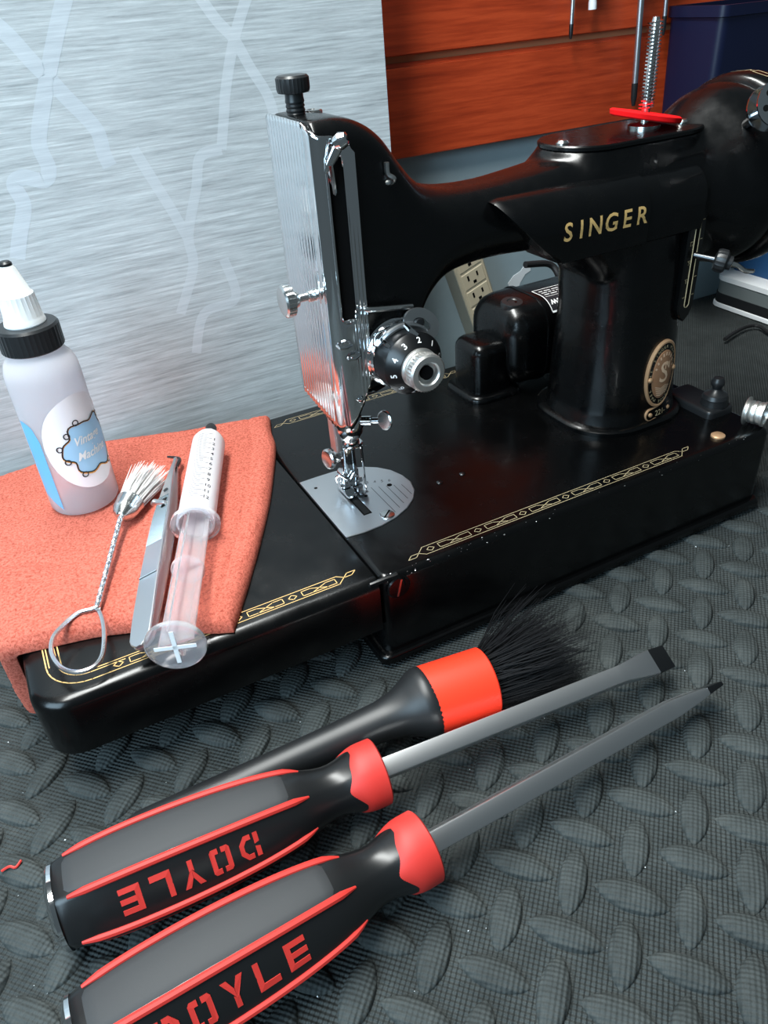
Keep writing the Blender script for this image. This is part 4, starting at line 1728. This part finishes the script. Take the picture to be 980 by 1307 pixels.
for k_ in range(260):
    a, r = random.uniform(0, 2 * pi), sqrt(random.random())
    s0 = f0 + ax2 * 8 + sd * (5.3 * r * cos(a)) + Vector((0, 0, 5.3 * r * sin(a)))
    L = random.uniform(27, 36) * (1 - .12 * r)
    spread = random.gauss(0, .05) + 0.12 * r * cos(a) - 0.02
    e = s0 + ax2 * L + sd * (L * spread)
    e.z = max(TZP + .5, s0.z + L * (0.13 * r * sin(a) - 0.06) + random.uniform(-.5, .5))
    m_ = s0.lerp(e, .5) + Vector((random.uniform(-.6, .6), random.uniform(-.6, .6), .6))
    mb.tube([s0, m_, e], [.3, .28, .12], 4, caps=False)
for k_ in range(12):
    a = random.uniform(0, 2 * pi)
    s0 = f0 + ax2 * 9
    e = s0 + ax2 * random.uniform(6, 16) + sd * random.uniform(-12, 12)
    e.z = TZP + random.uniform(.5, 3)
    mb.tube([s0, e], [.22, .1], 4, caps=False)
o = make('bristles', mb, 'wirebristle', br)
tag(o, kind='stuff')
# twisted handle: two wires wound round one another
P0, P1 = f0 - ax2 * .5, Vector((hB.x, hB.y, zb_ - 0.3))
d = (P1 - P0)
Lh = d.length
dn = d.normalized()
e1 = dn.cross(Vector((0, 0, 1))).normalized()
e2 = dn.cross(e1)
for ph in (0, pi):
    pts = []
    for k_ in range(34 * 10 + 1):
        t = k_ / 340
        a = 2 * pi * 34 * t + ph
        pts.append(P0 + d * t + (e1 * cos(a) + e2 * sin(a)) * .62)
    make('twisted_wire', MB().tube(pts, .72, 6), 'wire', br)
lp = [(124, 777), (131, 793), (133, 815), (130, 838), (118, 852), (97, 858), (78, 852), (66, 834), (68, 814), (82, 797), (99, 783), (116, 778)]
mz = TZP + 0.7
pts = spline([Vector((*pz(u, w, mz).xy, mz)) if i not in (4, 5, 6, 7, 3) else Vector((*pz(u, w, mz - 1.5).xy, mz - 1.5)) for i, (u, w) in enumerate(lp)], 6, True)
make('wire_loop', MB().tube(pts, .95, 8, closed=True), 'wire', br)

# ================================================================== TWEEZERS
zt_ = TZP + 1.2
Pe, Pt = pz(181, 832, zt_ + 2), pz(227, 590, zt_ + 1)
tw = thing('tweezers', 'steel locking tweezers with bent dark tips lying beside the syringe', 'tweezers', (Pe.x, Pe.y, TZP))
dx = (Pt - Pe)
dx.z = 0
Lt = dx.length
M3 = frame(dx)
org = Vector((Pe.x, Pe.y, TZP))


def L2W(x, y, z):
    return org + M3 @ Vector((x, y, z))


# two sprung arms, the upper one showing its broad face, the lower one peeping out on its right
wt = [(0, 3.6), (3, 4.4), (14, 4.7), (36, 4.6), (60, 4.4), (76, 4.2), (92, 3.2), (106, 2.0), (116, 1.3), (126, .9)]
sc = Lt / 128.0
RO = radians(24)
NV_ = Vector((0, sin(RO), cos(RO)))
TV_ = Vector((0, cos(RO), -sin(RO)))


def gap(x):
    return 0.75 + 2.3 * sin(pi * min(1.0, x / 122.0)) ** 0.7


def arm_pt(x, side, w, h):
    c_ = Vector((x * sc, 0, 5.2)) + NV_ * (side * (gap(x) + h)) + TV_ * w
    return org + M3 @ c_


for side in (1, -1):
    mb = MB()
    rings = []
    for k_ in range(64):
        x = 126 * k_ / 63
        w = interp(wt, x)
        if x < 4:
            w *= sqrt(max(.1, 1 - (1 - x / 4) ** 2))
        rings.append([arm_pt(x, side, -w, -.5), arm_pt(x, side, w, -.5), arm_pt(x, side, w, .3), arm_pt(x, side, w - .35, .6), arm_pt(x, side, -w + .35, .6), arm_pt(x, side, -w, .3)])
    mb.loft(rings)
    armo = make('tweezer_arm', mb, 'satin', tw, angle=30)
    if side == 1:
        mb = MB()
        for k_ in range(24):
            x = 56 + k_ * 1.45
            w = interp(wt, x) - .4
            mb.add([arm_pt(x, 1, -w, .58), arm_pt(x + .95, 1, -w, .58), arm_pt(x + .48, 1, -w, 1.05), arm_pt(x, 1, w, .58), arm_pt(x + .95, 1, w, .58), arm_pt(x + .48, 1, w, 1.05)],
                   [(0, 2, 5, 3), (2, 1, 4, 5), (0, 1, 2), (3, 5, 4)])
        make('grip_grooves', mb, 'nickel', armo, smooth=False)
        mb = MB().tube([arm_pt(36, 1, -4.2, .55), arm_pt(36, 1, 4.2, .55)], .55, 8)
        make('crease_bar', mb, 'chrome', armo)
# bent tips
t0 = L2W(125 * sc, 0, 5.0)
t1 = pz(229, 586, TZP + 4)
t2 = pz(214, 583, TZP + 2.5)
make('bent_tip', MB().tube(spline([L2W(118 * sc, 0, 4.6), t1, t2], 6), [1.3 - .06 * k_ for k_ in range(13)], 8), 'darksteel', tw)
# sliding lock
make('lock_slot', MB().loft([[arm_pt(x_, 1, w_, h_) for x_, w_ in ((80, -2.2), (87, -2.2), (87, -.2), (80, -.2))] for h_ in (.55, 1.12)]), 'hole', tw, smooth=False)
make('lock_slider', MB().tube([arm_pt(82, 1, -2.6, 1.6), arm_pt(83, 1, 0, 2.2), arm_pt(86, 1, 3.2, 2.4), arm_pt(87, 1, 5.4, 1.4)], [1.0, 1.3, 1.3, 1.0], 10), 'satin', tw)
make('lock_rivet', MB().lathe([(1.2, -.2), (1.2, .5), (.2, .8)], arm_pt(95, 1, -.3, .6), M3 @ NV_, 14), 'darksteel', tw)

# ================================================================== SYRINGE
RB = 8.3
zs_ = TZP + RB + .4
Pt, Pd = pz(268, 556, zs_), pz(224, 824, zs_)
dx = Pt - Pd
dx.z = 0
LS = dx.length
Msy = frame(dx)
sy_ = thing('syringe', 'clear plastic syringe with black tip cap and printed scale on the towel', 'syringe', (Pd.x, Pd.y, zs_), M_=Msy)
# local: x from the thumb disc (0) to the nozzle (LS), z up
pf0 = pz(250, 668, zs_)
XF = (Vector((pf0.x - Pd.x, pf0.y - Pd.y, 0))).dot(dx.normalized())
XB = LS - 4
A_ = (1, 0, 0)
mb = MB().lathe([(RB, XF), (RB, XB - 5), (RB - 1.2, XB - 1.5), (3.0, XB), (2.4, XB + .5), (2.0, XB + 6), (1.0, XB + 6), (1.2, XB), (RB - 2.4, XB - 3), (RB - 1.0, XB - 6), (RB - 1.0, XF)], (0, 0, 0), A_, 48, caps=False)
mb.f.append(tuple())
mb.f.pop()
# close the annulus at the flange end
nseg = 48
mb.f += [(j, (j + 1) % nseg, 10 * nseg + (j + 1) % nseg, 10 * nseg + j) for j in range(nseg)]
brl = make('barrel', mb, 'syringe', sy_, angle=40)
# finger flange
mb = MB()
fl = []
for k_ in range(40):
    a = 2 * pi * k_ / 40
    fl.append((10.9 * cos(a), 9.0 * sin(a)))
fl_in = [(7.35 * cos(2 * pi * k_ / 40), 7.35 * sin(2 * pi * k_ / 40)) for k_ in range(40)]
F = lambda P, x: [(x, a, c) for a, c in P]
mb.loft([F(fl, XF - 2.0), F(fl, XF + .6), F(fl_in, XF + .6), F(fl_in, XF - 2.0), F(fl, XF - 2.0)], False, False)
make('finger_flange', mb, 'syringewhite', brl, angle=40)
# white tip sleeve and black cap
mb = MB().lathe([(2.9, XB + 1), (2.7, XB + 7), (1.6, XB + 8)], (0, 0, 0), A_, 20)
make('nozzle_sleeve', mb, 'white', sy_)
mb = MB().lathe([(2.2, XB + 6.5), (2.8, XB + 7), (3.0, XB + 12), (2.0, XB + 14.5), (.3, XB + 15)], (0, 0, 0), A_, 20)
make('tip_cap', mb, 'blackplastic', sy_)
# plunger: seal, cross ribs, collar, thumb disc
XS = XF + 12
make('plunger_seal', MB().lathe([(6.9, XS), (7.2, XS + .4), (7.2, XS + 2), (6.7, XS + 2.6), (6.7, XS + 3.6), (7.2, XS + 4.2), (7.2, XS + 5.8), (5, XS + 7.6), (.3, XS + 8.6)], (0, 0, 0), A_, 36), 'syringewhite', sy_)
mb = MB()
for (wy, wz) in ((6.8, .5), (.5, 6.6)):
    cr, sr = cos(radians(-14)), sin(radians(-14))
    mb.loft([[(x, y_ * cr - z_ * sr, y_ * sr + z_ * cr) for y_, z_ in ((-wy, -wz), (wy, -wz), (wy, wz), (-wy, wz))] for x in (1.5, XS)])
pr_ = make('plunger_ribs', mb, 'syringewhite', sy_, smooth=False)
make('plunger_collar', MB().lathe([(6.6, 43), (6.8, 43.3), (6.8, 44.2), (6.6, 44.5)], (0, 0, 0), A_, 32), 'syringewhite', pr_)
make('thumb_disc', MB().lathe([(10.6, -.9), (11, -.4), (11, 1.0), (10.4, 1.6)], (0, 0, 0), A_, 48), 'syringewhite', sy_)
mb = MB()
for a, c in ((7.5, .8), (.8, 7.5)):
    mb.loft([[(x, -a, -c), (x, a, -c), (x, a, c), (x, -a, c)] for x in (-1.15, -.85)])
make('disc_cross', mb, 'white', sy_, smooth=False)


# printed scale on the upper side
def on_syr(x, s, h=.1):
    a = s / RB
    return Vector((x, (RB + h) * sin(a), (RB + h) * cos(a)))


mb = MB()
x0s, x1s = XF + 10, XB - 9
nt = 36
for k_ in range(nt + 1):
    x = x1s + (x0s - x1s) * k_ / nt
    L = 7.0 if k_ % 3 == 0 else 4.6
    for q in range(4):
        s0, s1 = 3.0 - L * q / 4, 3.0 - L * (q + 1) / 4
        mb.add([on_syr(x - .17, s0), on_syr(x + .17, s0), on_syr(x + .17, s1), on_syr(x - .17, s1)], [(0, 1, 2, 3)])
    if k_ % 3 == 0 and k_ > 0:
        add_text(mb, str(k_ // 3), 3.3, lambda a, c, x=x: on_syr(x + c, -5.6 - a + .4), bold=.05)
make('scale_print', mb, 'blackprint', brl, smooth=False)

# ================================================================== SCREWDRIVERS
def strokes():
    g = {}
    g['D'] = [[(0, 0), (.24, 0), (.24, 1), (0, 1)], [(.38, 1), (.38, .8), (.62, .8), (.78, .62), (.78, .38), (.62, .2), (.38, .2), (.38, 0), (.7, 0), (1, .3), (1, .7), (.7, 1)]]
    g['O'] = [[(.42, 0), (.42, .2), (.24, .2), (.24, .8), (.42, .8), (.42, 1), (.1, 1), (0, .9), (0, .1), (.1, 0)], [(.58, 0), (.9, 0), (1, .1), (1, .9), (.9, 1), (.58, 1), (.58, .8), (.76, .8), (.76, .2), (.58, .2)]]
    g['Y'] = [[(0, 1), (.28, 1), (.5, .66), (.5, .34)], [(.72, 1), (1, 1), (.62, .42), (.62, 0), (.38, 0), (.38, .42), (.5, .34), (.52, .66)]]
    g['L'] = [[(0, 0), (1, 0), (1, .22), (.26, .22), (.26, 1), (0, 1)]]
    g['E'] = [[(0, 0), (1, 0), (1, .2), (.26, .2), (.26, .40), (1, .40), (1, .6), (.26, .6), (.26, .8), (1, .8), (1, 1), (0, 1)]]
    return g


GL = strokes()
HP = [(0, 14.5), (1.5, 15.8), (5, 16.8), (16, 18.2), (30, 18.8), (45, 18.6), (60, 17.6), (72, 16.0), (80, 14.2), (86, 11.8), (91, 10.3), (95, 10.1), (99, 10.9), (103, 12.4), (106, 13.0), (112, 13.0)]
APO = [(0, .35), (5, .62), (60, .62), (80, .4), (90, .12), (112, .0)]


def hexr(x, th):
    """surface radius at axial x, angle th (ribs at multiples of 60 degrees)"""
    R_ = sinterp(HP, x) * 0.92
    k_ = interp(APO, x)
    t = (th % (pi / 3)) - pi / 6
    hx_ = cos(pi / 6) / cos(t)
    return R_ * (1 + k_ * (hx_ - 1))


def screwdriver(name, label, butt, tipdir, text_up, blade_roll, shaft_len, tip_drop):
    butt = Vector(butt)
    d = Vector(tipdir)
    M_ = frame(d)
    t = thing(name, label, 'screwdriver', butt, 'red and black screwdrivers on the mat', M_)

    def S(x, th, h=0.0):
        r = hexr(x, th) + h
        # th measured from local -Y (towards the viewer) upwards
        return Vector((x, -r * cos(th), r * sin(th)))
    # grip
    mb = MB()
    rings = []
    xs_ = [0, .5, 1.5, 3, 5, 8, 12, 16, 22, 30, 38, 46, 54, 60, 66, 72, 76, 80, 83, 86, 89, 92, 95, 98, 101, 103]
    for x in xs_:
        rings.append([S(x, 2 * pi * j / 72) for j in range(72)])
    mb.loft(rings)
    make('grip', mb, 'hardblack', t, angle=60)
    # soft panels on alternate faces
    for k_ in (1, 3, 5):
        mb = MB()
        rows = []
        x0, x1 = 3.0, 79.0
        for i in range(31):
            u_ = i / 30
            x = x0 + (x1 - x0) * u_
            half = (pi / 6 - 0.03) * min(1, ((1 - abs(2 * u_ - 1)) * 9 + .35)) ** .5
            hh = .3 if 0 < i < 30 else -.4
            rows.append([S(x, k_ * pi / 3 + pi / 6 + half * q / 5.0, hh if abs(q) < 5 else -.3) for q in range(-5, 6)])
        mb.loft(rows, closed=False)
        make('soft_panel', mb, 'rubber', t, angle=60)
    # red ribs along the six edges
    for k_ in range(6):
        mb = MB()
        pts, rad = [], []
        for i in range(31):
            u_ = i / 30
            x = 5 + 79 * u_
            pts.append(S(x, k_ * pi / 3, -.15))
            rad.append(1.25 * min(1, 10 * (1 - u_) + .35, 8 * u_ + .5))
        mb.tube(pts, rad, 8)
        make('red_rib', mb, 'redplastic', t)
    # red collar with scalloped edge
    mb = MB()
    rings = []
    for s_ in range(7):
        ring = []
        for j in range(96):
            th = 2 * pi * j / 96
            xb = 99.5 + 2.2 * cos(3 * th + .8) + .8 * cos(6 * th)
            x = xb + (112 - xb) * (s_ / 6) ** .9
            ring.append(S(x, th, .28 if s_ else -.3))
        rings.append(ring)
    rings.append([(112.6, p[1] * .94, p[2] * .94) for p in rings[-1]])
    rings.append([(112.6, p[1] * .3, p[2] * .3) for p in rings[-2]])
    mb.loft(rings, False, True)
    make('red_collar', mb, 'redplastic', t, angle=50)
    # steel striking cap
    make('steel_end_cap', MB().lathe([(10, 1), (14.2, .9), (14.2, -.4), (12.6, -1.8), (8, -2.6), (.5, -2.8)], (0, 0, 0), (1, 0, 0), 48), 'chrome', t)
    # square shaft and slotted tip
    mb = MB()
    rings = []
    L0, L1 = 111, 112 + shaft_len
    w = 3.55
    sec = []
    br_ = radians(blade_roll)
    for x, a, c, zo in ((L0, w, w, 0), (L1 - 27, w, w, 0), (L1 - 24, w * 1.02, w * .98, 0), (L1 - 12, w * 1.45, w * .62, 0), (L1 - 8, w * 1.5, w * .42, 0)):
        ring = []
        for y_, z_ in rrect(0, 0, a, c, .7, 2):
            yr, zr = y_ * cos(br_) - z_ * sin(br_), y_ * sin(br_) + z_ * cos(br_)
            ring.append((x, yr, zr - tip_drop * (x - L0) / (L1 - L0)))
        rings.append(ring)
    mb.loft(rings)
    make('shaft', mb, 'shaftsteel', t, angle=35)
    mb = MB()
    rings = []
    for x, a, c in ((L1 - 8.05, w * 1.5, w * .42), (L1, w * 1.42, w * .24)):
        ring = []
        for y_, z_ in rrect(0, 0, a, c, .3, 2):
            yr, zr = y_ * cos(br_) - z_ * sin(br_), y_ * sin(br_) + z_ * cos(br_)
            ring.append((x, yr, zr - tip_drop * (x - L0) / (L1 - L0)))
        rings.append(ring)
    mb.loft(rings)
    make('slotted_tip', mb, 'darksteel', t, angle=35)
    # moulded lettering on the panel that faces the viewer, between the ribs at 0 and 60 degrees
    mb = MB()
    H, W, G = 9.0, 6.6, 3.0
    word = 'DOYLE'
    total = 5 * W + 4 * G
    xm = 41.5
    for i, ch in enumerate(word):
        for poly in GL[ch]:
            pts = []
            for a, c in poly:
                u_ = -total / 2 + i * (W + G) + a * W
                v_ = (c - .5) * H
                if not text_up:
                    u_, v_ = -u_, -v_
                th = pi / 6 + v_ / 16.4
                pts.append(S(xm + u_, th, .22))
            # thin raised plate following the panel
            top_ = pts
            bot = [Vector((q.x, q.y * .97, q.z * .97)) for q in pts]
            mb.loft([bot, top_])
    make('red_lettering', mb, 'redplastic', t, smooth=False)
    return t


az = ZM + 19.0
b1_ = pz(78, 1156, az)
e1_ = pz(482, 988, az)
t1_ = pz(846, 842, az - 9)
screwdriver('screwdriver', 'red and black slotted screwdriver touching the round brush, lettering upside down', b1_, (e1_ - b1_).normalized() + (Vector((t1_.x, t1_.y, az)) - b1_).normalized(), False, 27, (Vector((t1_.x, t1_.y, az)) - b1_).length - 112, 5.0)
b2_ = pz(106, 1334, az)
e2_ = pz(545, 1094, az)
t2_ = pz(888, 864, az - 9)
screwdriver('screwdriver', 'red and black slotted screwdriver farther from the machine with upright lettering', b2_, (e2_ - b2_).normalized() + (Vector((t2_.x, t2_.y, az)) - b2_).normalized(), True, -52, (Vector((t2_.x, t2_.y, az)) - b2_).length - 112, 6.0)

# ================================================================== DETAILING BRUSH
az2 = ZM + 17.3
c0 = pz(545, 895, az2)
c1 = pz(625, 868, az2)
hb = pz(165, 1062, ZM + 9.2)
db = thing('detailing_brush', 'round black bristle brush with red sleeve and black handle on the mat', 'brush', (c0.x, c0.y, ZM), M_=None)
dn = (Vector((c1.x, c1.y, 0)) - Vector((c0.x, c0.y, 0))).normalized()
Lh = (Vector((c0.x, c0.y, 0)) - Vector((hb.x, hb.y, 0))).length
C_ = Vector((c0.x, c0.y, az2))
axh = (Vector((hb.x, hb.y, ZM + 9.2)) - C_).normalized()
make('handle', MB().lathe([(13.6, -2), (14.4, -1), (14.6, 1.5), (13.8, 4), (11.6, 8), (9.4, 13), (8.0, 20), (7.0, 40), (6.4, 70), (6.0, Lh - 16), (5.8, Lh - 4), (4.4, Lh), (1, Lh + 1.2)], C_, axh, 40), 'brushblack', db)
make('red_sleeve', MB().lathe([(13.8, -1), (14.4, -.4), (14.4, 26), (13.8, 26.6), (11.7, 26.6), (11.7, 22)], C_, dn, 48), 'ferrule', db, angle=30)
mb = MB()
random.seed(5)
sd = Vector((-dn.y, dn.x, 0))
SH0 = Vector((e1_.x, e1_.y, 0))
SHN = Vector((t1_.x - e1_.x, t1_.y - e1_.y, 0)).normalized()
SHN = Vector((-SHN.y, SHN.x, 0))
for k_ in range(760):
    a, r = random.uniform(0, 2 * pi), sqrt(random.random())
    s0 = C_ + dn * 23 + sd * (11.4 * r * cos(a)) + Vector((0, 0, 11.4 * r * sin(a)))
    L = random.uniform(30, 52)
    tv = random.gauss(0.18, .22) + .32 * r * cos(a)
    e = s0 + dn * L + sd * (L * tv)
    e.z = max(ZM + 3.4, s0.z + L * (.25 * r * sin(a) - .12) + random.gauss(0, 1.5))
    m_ = s0.lerp(e, .55) + sd * random.gauss(0, 1.0) + Vector((0, 0, random.uniform(0, 1.6)))
    for q in (m_, e):
        dd = (Vector((q.x, q.y, 0)) - SH0).dot(SHN)
        if dd < 7.5:
            q += SHN * (7.5 - dd + random.uniform(0, 2.5))
        if q.y > -5:
            q.y = -5 - random.uniform(0, 3)
    mb.tube([s0, m_, e], [.24, .2, .08], 4, caps=False)
o = make('bristles', mb, 'bristle', db)
tag(o, kind='stuff')

# ================================================================== BACKGROUND THINGS
# outlet strip leaning on the wall behind the machine
q0, q1, q2 = py(585, 362, 240), py(620, 345, 240), py(605, 420, 240)
wdir = (q1 - q0)
ldir = (q2 - q0)
Wd = wdir.length
ldir.normalize()
wn_ = (wdir - ldir * wdir.dot(ldir)).normalized()
orgp = q0 - ldir * 20
os_ = thing('outlet_strip', 'beige outlet strip leaning on the blue-grey wall behind the machine', 'power strip', (orgp.x, 249, ZM))
Ls = (orgp.z - ZM - 0.6) / -ldir.z * 1.0


def OS(a, c, y):
    p = orgp + wn_ * a + ldir * c
    return Vector((p.x, y, p.z))


Wd = 25.0
mb = MB()
poly = [(0, 0), (Wd, 0), (Wd, Ls - 6), (0, Ls - 6)]
mb.loft([[OS(a, c, 257.6) for a, c in poly], [OS(a, c, 241.0) for a, c in poly]])
make('strip_housing', mb, 'beigedark', os_, smooth=False)
mb = MB()
poly = [(.6, .6), (Wd - .6, .6), (Wd - .6, Ls - 6.6), (.6, Ls - 6.6)]
poly2 = [(1.6, 1.6), (Wd - 1.6, 1.6), (Wd - 1.6, Ls - 7.6), (1.6, Ls - 7.6)]
mb.loft([[OS(a, c, 241.1) for a, c in poly], [OS(a, c, 239.4) for a, c in poly2]])
fc = make('strip_face', mb, 'beige', os_, smooth=False)
k_ = 0
c = 8.0
while c < Ls - 18:
    mb = MB()
    mb.loft([[OS(a, b_, 239.5) for a, b_ in ((3, c - 6), (Wd - 3, c - 6), (Wd - 3, c + 6.5), (3, c + 6.5))], [OS(a, b_, 238.9) for a, b_ in ((3.6, c - 5.4), (Wd - 3.6, c - 5.4), (Wd - 3.6, c + 5.9), (3.6, c + 5.9))]])
    so_ = make('socket', mb, 'beige', os_, smooth=False)
    for (a, w_, h_, b_) in ((8.0, 1.4, 4.0, -1.5), (16.0, 1.4, 3.4, -1.5), (12.5, 2.6, 2.2, 3.2)):
        mb = MB().loft([[OS(x, y, yy) for x, y in ((a - w_ / 2, c + b_ - h_ / 2), (a + w_ / 2, c + b_ - h_ / 2), (a + w_ / 2, c + b_ + h_ / 2), (a - w_ / 2, c + b_ + h_ / 2))] for yy in (239.0, 238.75)])
        make('socket_hole', mb, 'hole', so_, smooth=False)
    c += 14.0

# tools hanging from the slatwall
def hang(name, label, u0, v0, u1, v1, r, tip_mat, tip_len, flat=False):
    yy = WY - 18
    b_ = py(u1, v1, yy)
    a_ = py(u0, v0, yy)
    top_z = 236.0
    x_ = b_.x + (a_.x - b_.x) * (200 - b_.z) / (a_.z - b_.z)
    t = thing(name, label, 'tool', (b_.x, yy, b_.z), None)
    dv = (Vector((a_.x, yy, a_.z)) - b_).normalized()
    Lz = (200 - b_.z) / dv.z
    make('shaft', MB().tube([b_ + dv * tip_len, b_ + dv * Lz], r, 14), 'satin', t)
    make('tip', MB().tube([b_, b_ + dv * (tip_len * .4), b_ + dv * (tip_len + .4)], [r * .6, r * 1.05, r * 1.05] if not flat else [r * 1.5, r * 1.5, r], 12), tip_mat, t)
    make('handle', MB().lathe([(r, -1), (r + 2, 0), (r + 4.5, 4), (r + 5, 30), (r + 4, 40), (.5, 42)], b_ + dv * Lz, dv, 24), 'navy', t)
    hz = b_ + dv * (Lz - 2)
    make('hook', MB().tube([hz + Vector((0, 8.9, 0)), hz + Vector((0, 2.5, 0)), hz + Vector((r + 3, 0, 0)), hz + Vector((r + 3, -4, 0))], 1.0, 8), 'nickel', t)
    return t


hang('hanging_pick', 'thin steel pick with dark point hanging on the wood slatwall nearest the grey sheet', 731, 0, 728, 50, 1.3, 'darksteel', 8)
hang('hanging_flat_tool', 'short white-ended tool hanging on the slatwall beside the thin pick', 757, -20, 756, 12, 1.8, 'white', 9, True)
hang('hanging_driver', 'long steel driver shaft with black tip hanging on the slatwall behind the spool pin', 818, 0, 808, 135, 2.1, 'blackplastic', 14)
hang('hanging_probe', 'steel probe with black end hanging on the slatwall beside the navy bin', 850, 0, 846, 45, 1.5, 'blackplastic', 11)

# navy bin hooked on the slatwall
p = py(852, 8, WY - 10)
BX = p.x
mb = MB()
z0, z1 = 36, p.z
ybk, yfr = WY - 9.4, 196
rings = []
for z, ins in ((z0, 4), (z0 + 2, 2.5), (z1 - 7, 0), (z1 - 6.5, -1.5), (z1, -1.5), (z1, 1.5), (z0 + 4, 5.0)):
    rings.append([(a, c, z) for a, c in rrect(BX + 100, (ybk + yfr) / 2 - 0, 100 - ins, (ybk - yfr) / 2 - ins - 1.6, 6, 5)])
mb.loft(rings)
o = make('storage_bin', mb, 'navy')
tag(o, 'dark navy plastic bin hung on the slatwall beside the hand wheel', 'bin')

# layered case standing on the mat near the wall
cs = thing('layered_case', 'grey and black case with white rims standing on the mat behind the machine', 'case', (530, 205, ZM))
cx0, cx1, cy0, cy1 = 452, 640, 150, 240


def cring(ins, z):
    return [(a, c, z) for a, c in rrect((cx0 + cx1) / 2, (cy0 + cy1) / 2, (cx1 - cx0) / 2 - ins, (cy1 - cy0) / 2 - ins, 12, 6)]


make('white_sole', MB().loft([cring(1.5, ZM + .1), cring(-.5, ZM + 1.2), cring(-.5, ZM + 4.2), cring(.8, ZM + 5)]), 'white', cs)
make('black_band', MB().loft([cring(.4, ZM + 4.9), cring(.4, ZM + 13)]), 'blackplastic', cs)
make('grey_band', MB().loft([cring(1.0, ZM + 12.9), cring(1.2, ZM + 24)]), 'greyplastic', cs)
make('white_lid', MB().loft([cring(.4, ZM + 23.9), cring(.2, ZM + 28), cring(3, ZM + 29)]), 'white', cs)
o = make('blue_box', MB().rbox(470, 600, 190, 236, ZM + 29.05, ZM + 75, 4, 2), 'blue')
tag(o, 'blue box lying on the white lid of the grey case', 'box')
# small black wire on the mat
pts = [pz(924, 437, ZM + 1.6), pz(938, 427, ZM + 2), pz(953, 420, ZM + 2), pz(968, 420, ZM + 1.8), pz(985, 432, ZM + 1.6)]
o = make('wire_end', MB().tube(spline([(q.x, q.y, ZM + 4.2) for q in pts], 6), 1.5, 8), 'cable')
tag(o, 'short black wire end lying on the mat by the grey case', 'wire')

# lint specks on the mat
mb = MB()
random.seed(11)
for k_ in range(120):
    u, w = random.uniform(0, 980), random.uniform(640, 1300)
    p = pz(u, w, ZM + .3)
    if p.y > -6 and p.x > -150:
        continue
    r = random.choice((.15, .2, .25, .4))
    z = ZM + random.uniform(.1, .5)
    a = random.uniform(0, pi)
    mb.add([(p.x + r * cos(a), p.y + r * sin(a), z), (p.x - r * sin(a), p.y + r * cos(a), z), (p.x - r * cos(a), p.y - r * sin(a), z), (p.x, p.y, z + r)], [(0, 1, 3), (1, 2, 3), (2, 0, 3), (0, 2, 1)])
o = make('lint_specks', mb, 'white', foam, smooth=False)
tag(o, kind='stuff')

# red thread scrap at the edge of the mat
pts = [pz(2, 1112, ZM + 3), pz(12, 1106, ZM + 3.6), pz(20, 1107, ZM + 3.2), pz(27, 1098, ZM + 3.4)]
o = make('thread_scrap', MB().tube(spline(pts, 5), .5, 6), 'redplastic')
tag(o, 'tiny scrap of red thread on the mat beside a screwdriver butt', 'thread')
# paint chips along the worn front edge of the bed
random.seed(21)
mb = MB()
for k_ in range(46):
    x = random.choice((random.uniform(2, 60), random.uniform(2, 225)))
    a = random.uniform(.2, 1.3)
    c_ = Vector((x, 3.2 - 3.24 * sin(a), -3.2 + 3.24 * cos(a)))
    r = random.choice((.15, .2, .2, .35))
    mb.add([c_ + Vector((-r * 1.6, 0, 0)), c_ + Vector((0, -r * .5, -r * .6)), c_ + Vector((r * 1.4, 0, .05)), c_ + Vector((0, r * .5, r * .5)), c_ + Vector((0, -.12, .12))],
           [(0, 1, 4), (1, 2, 4), (2, 3, 4), (3, 0, 4)])
o = make('paint_chips', mb, 'satin', bed, smooth=False)
tag(o, kind='stuff')

# tidy helper properties
for o in bpy.data.objects:
    for k_ in ('_org', '_local'):
        if k_ in o:
            del o[k_]
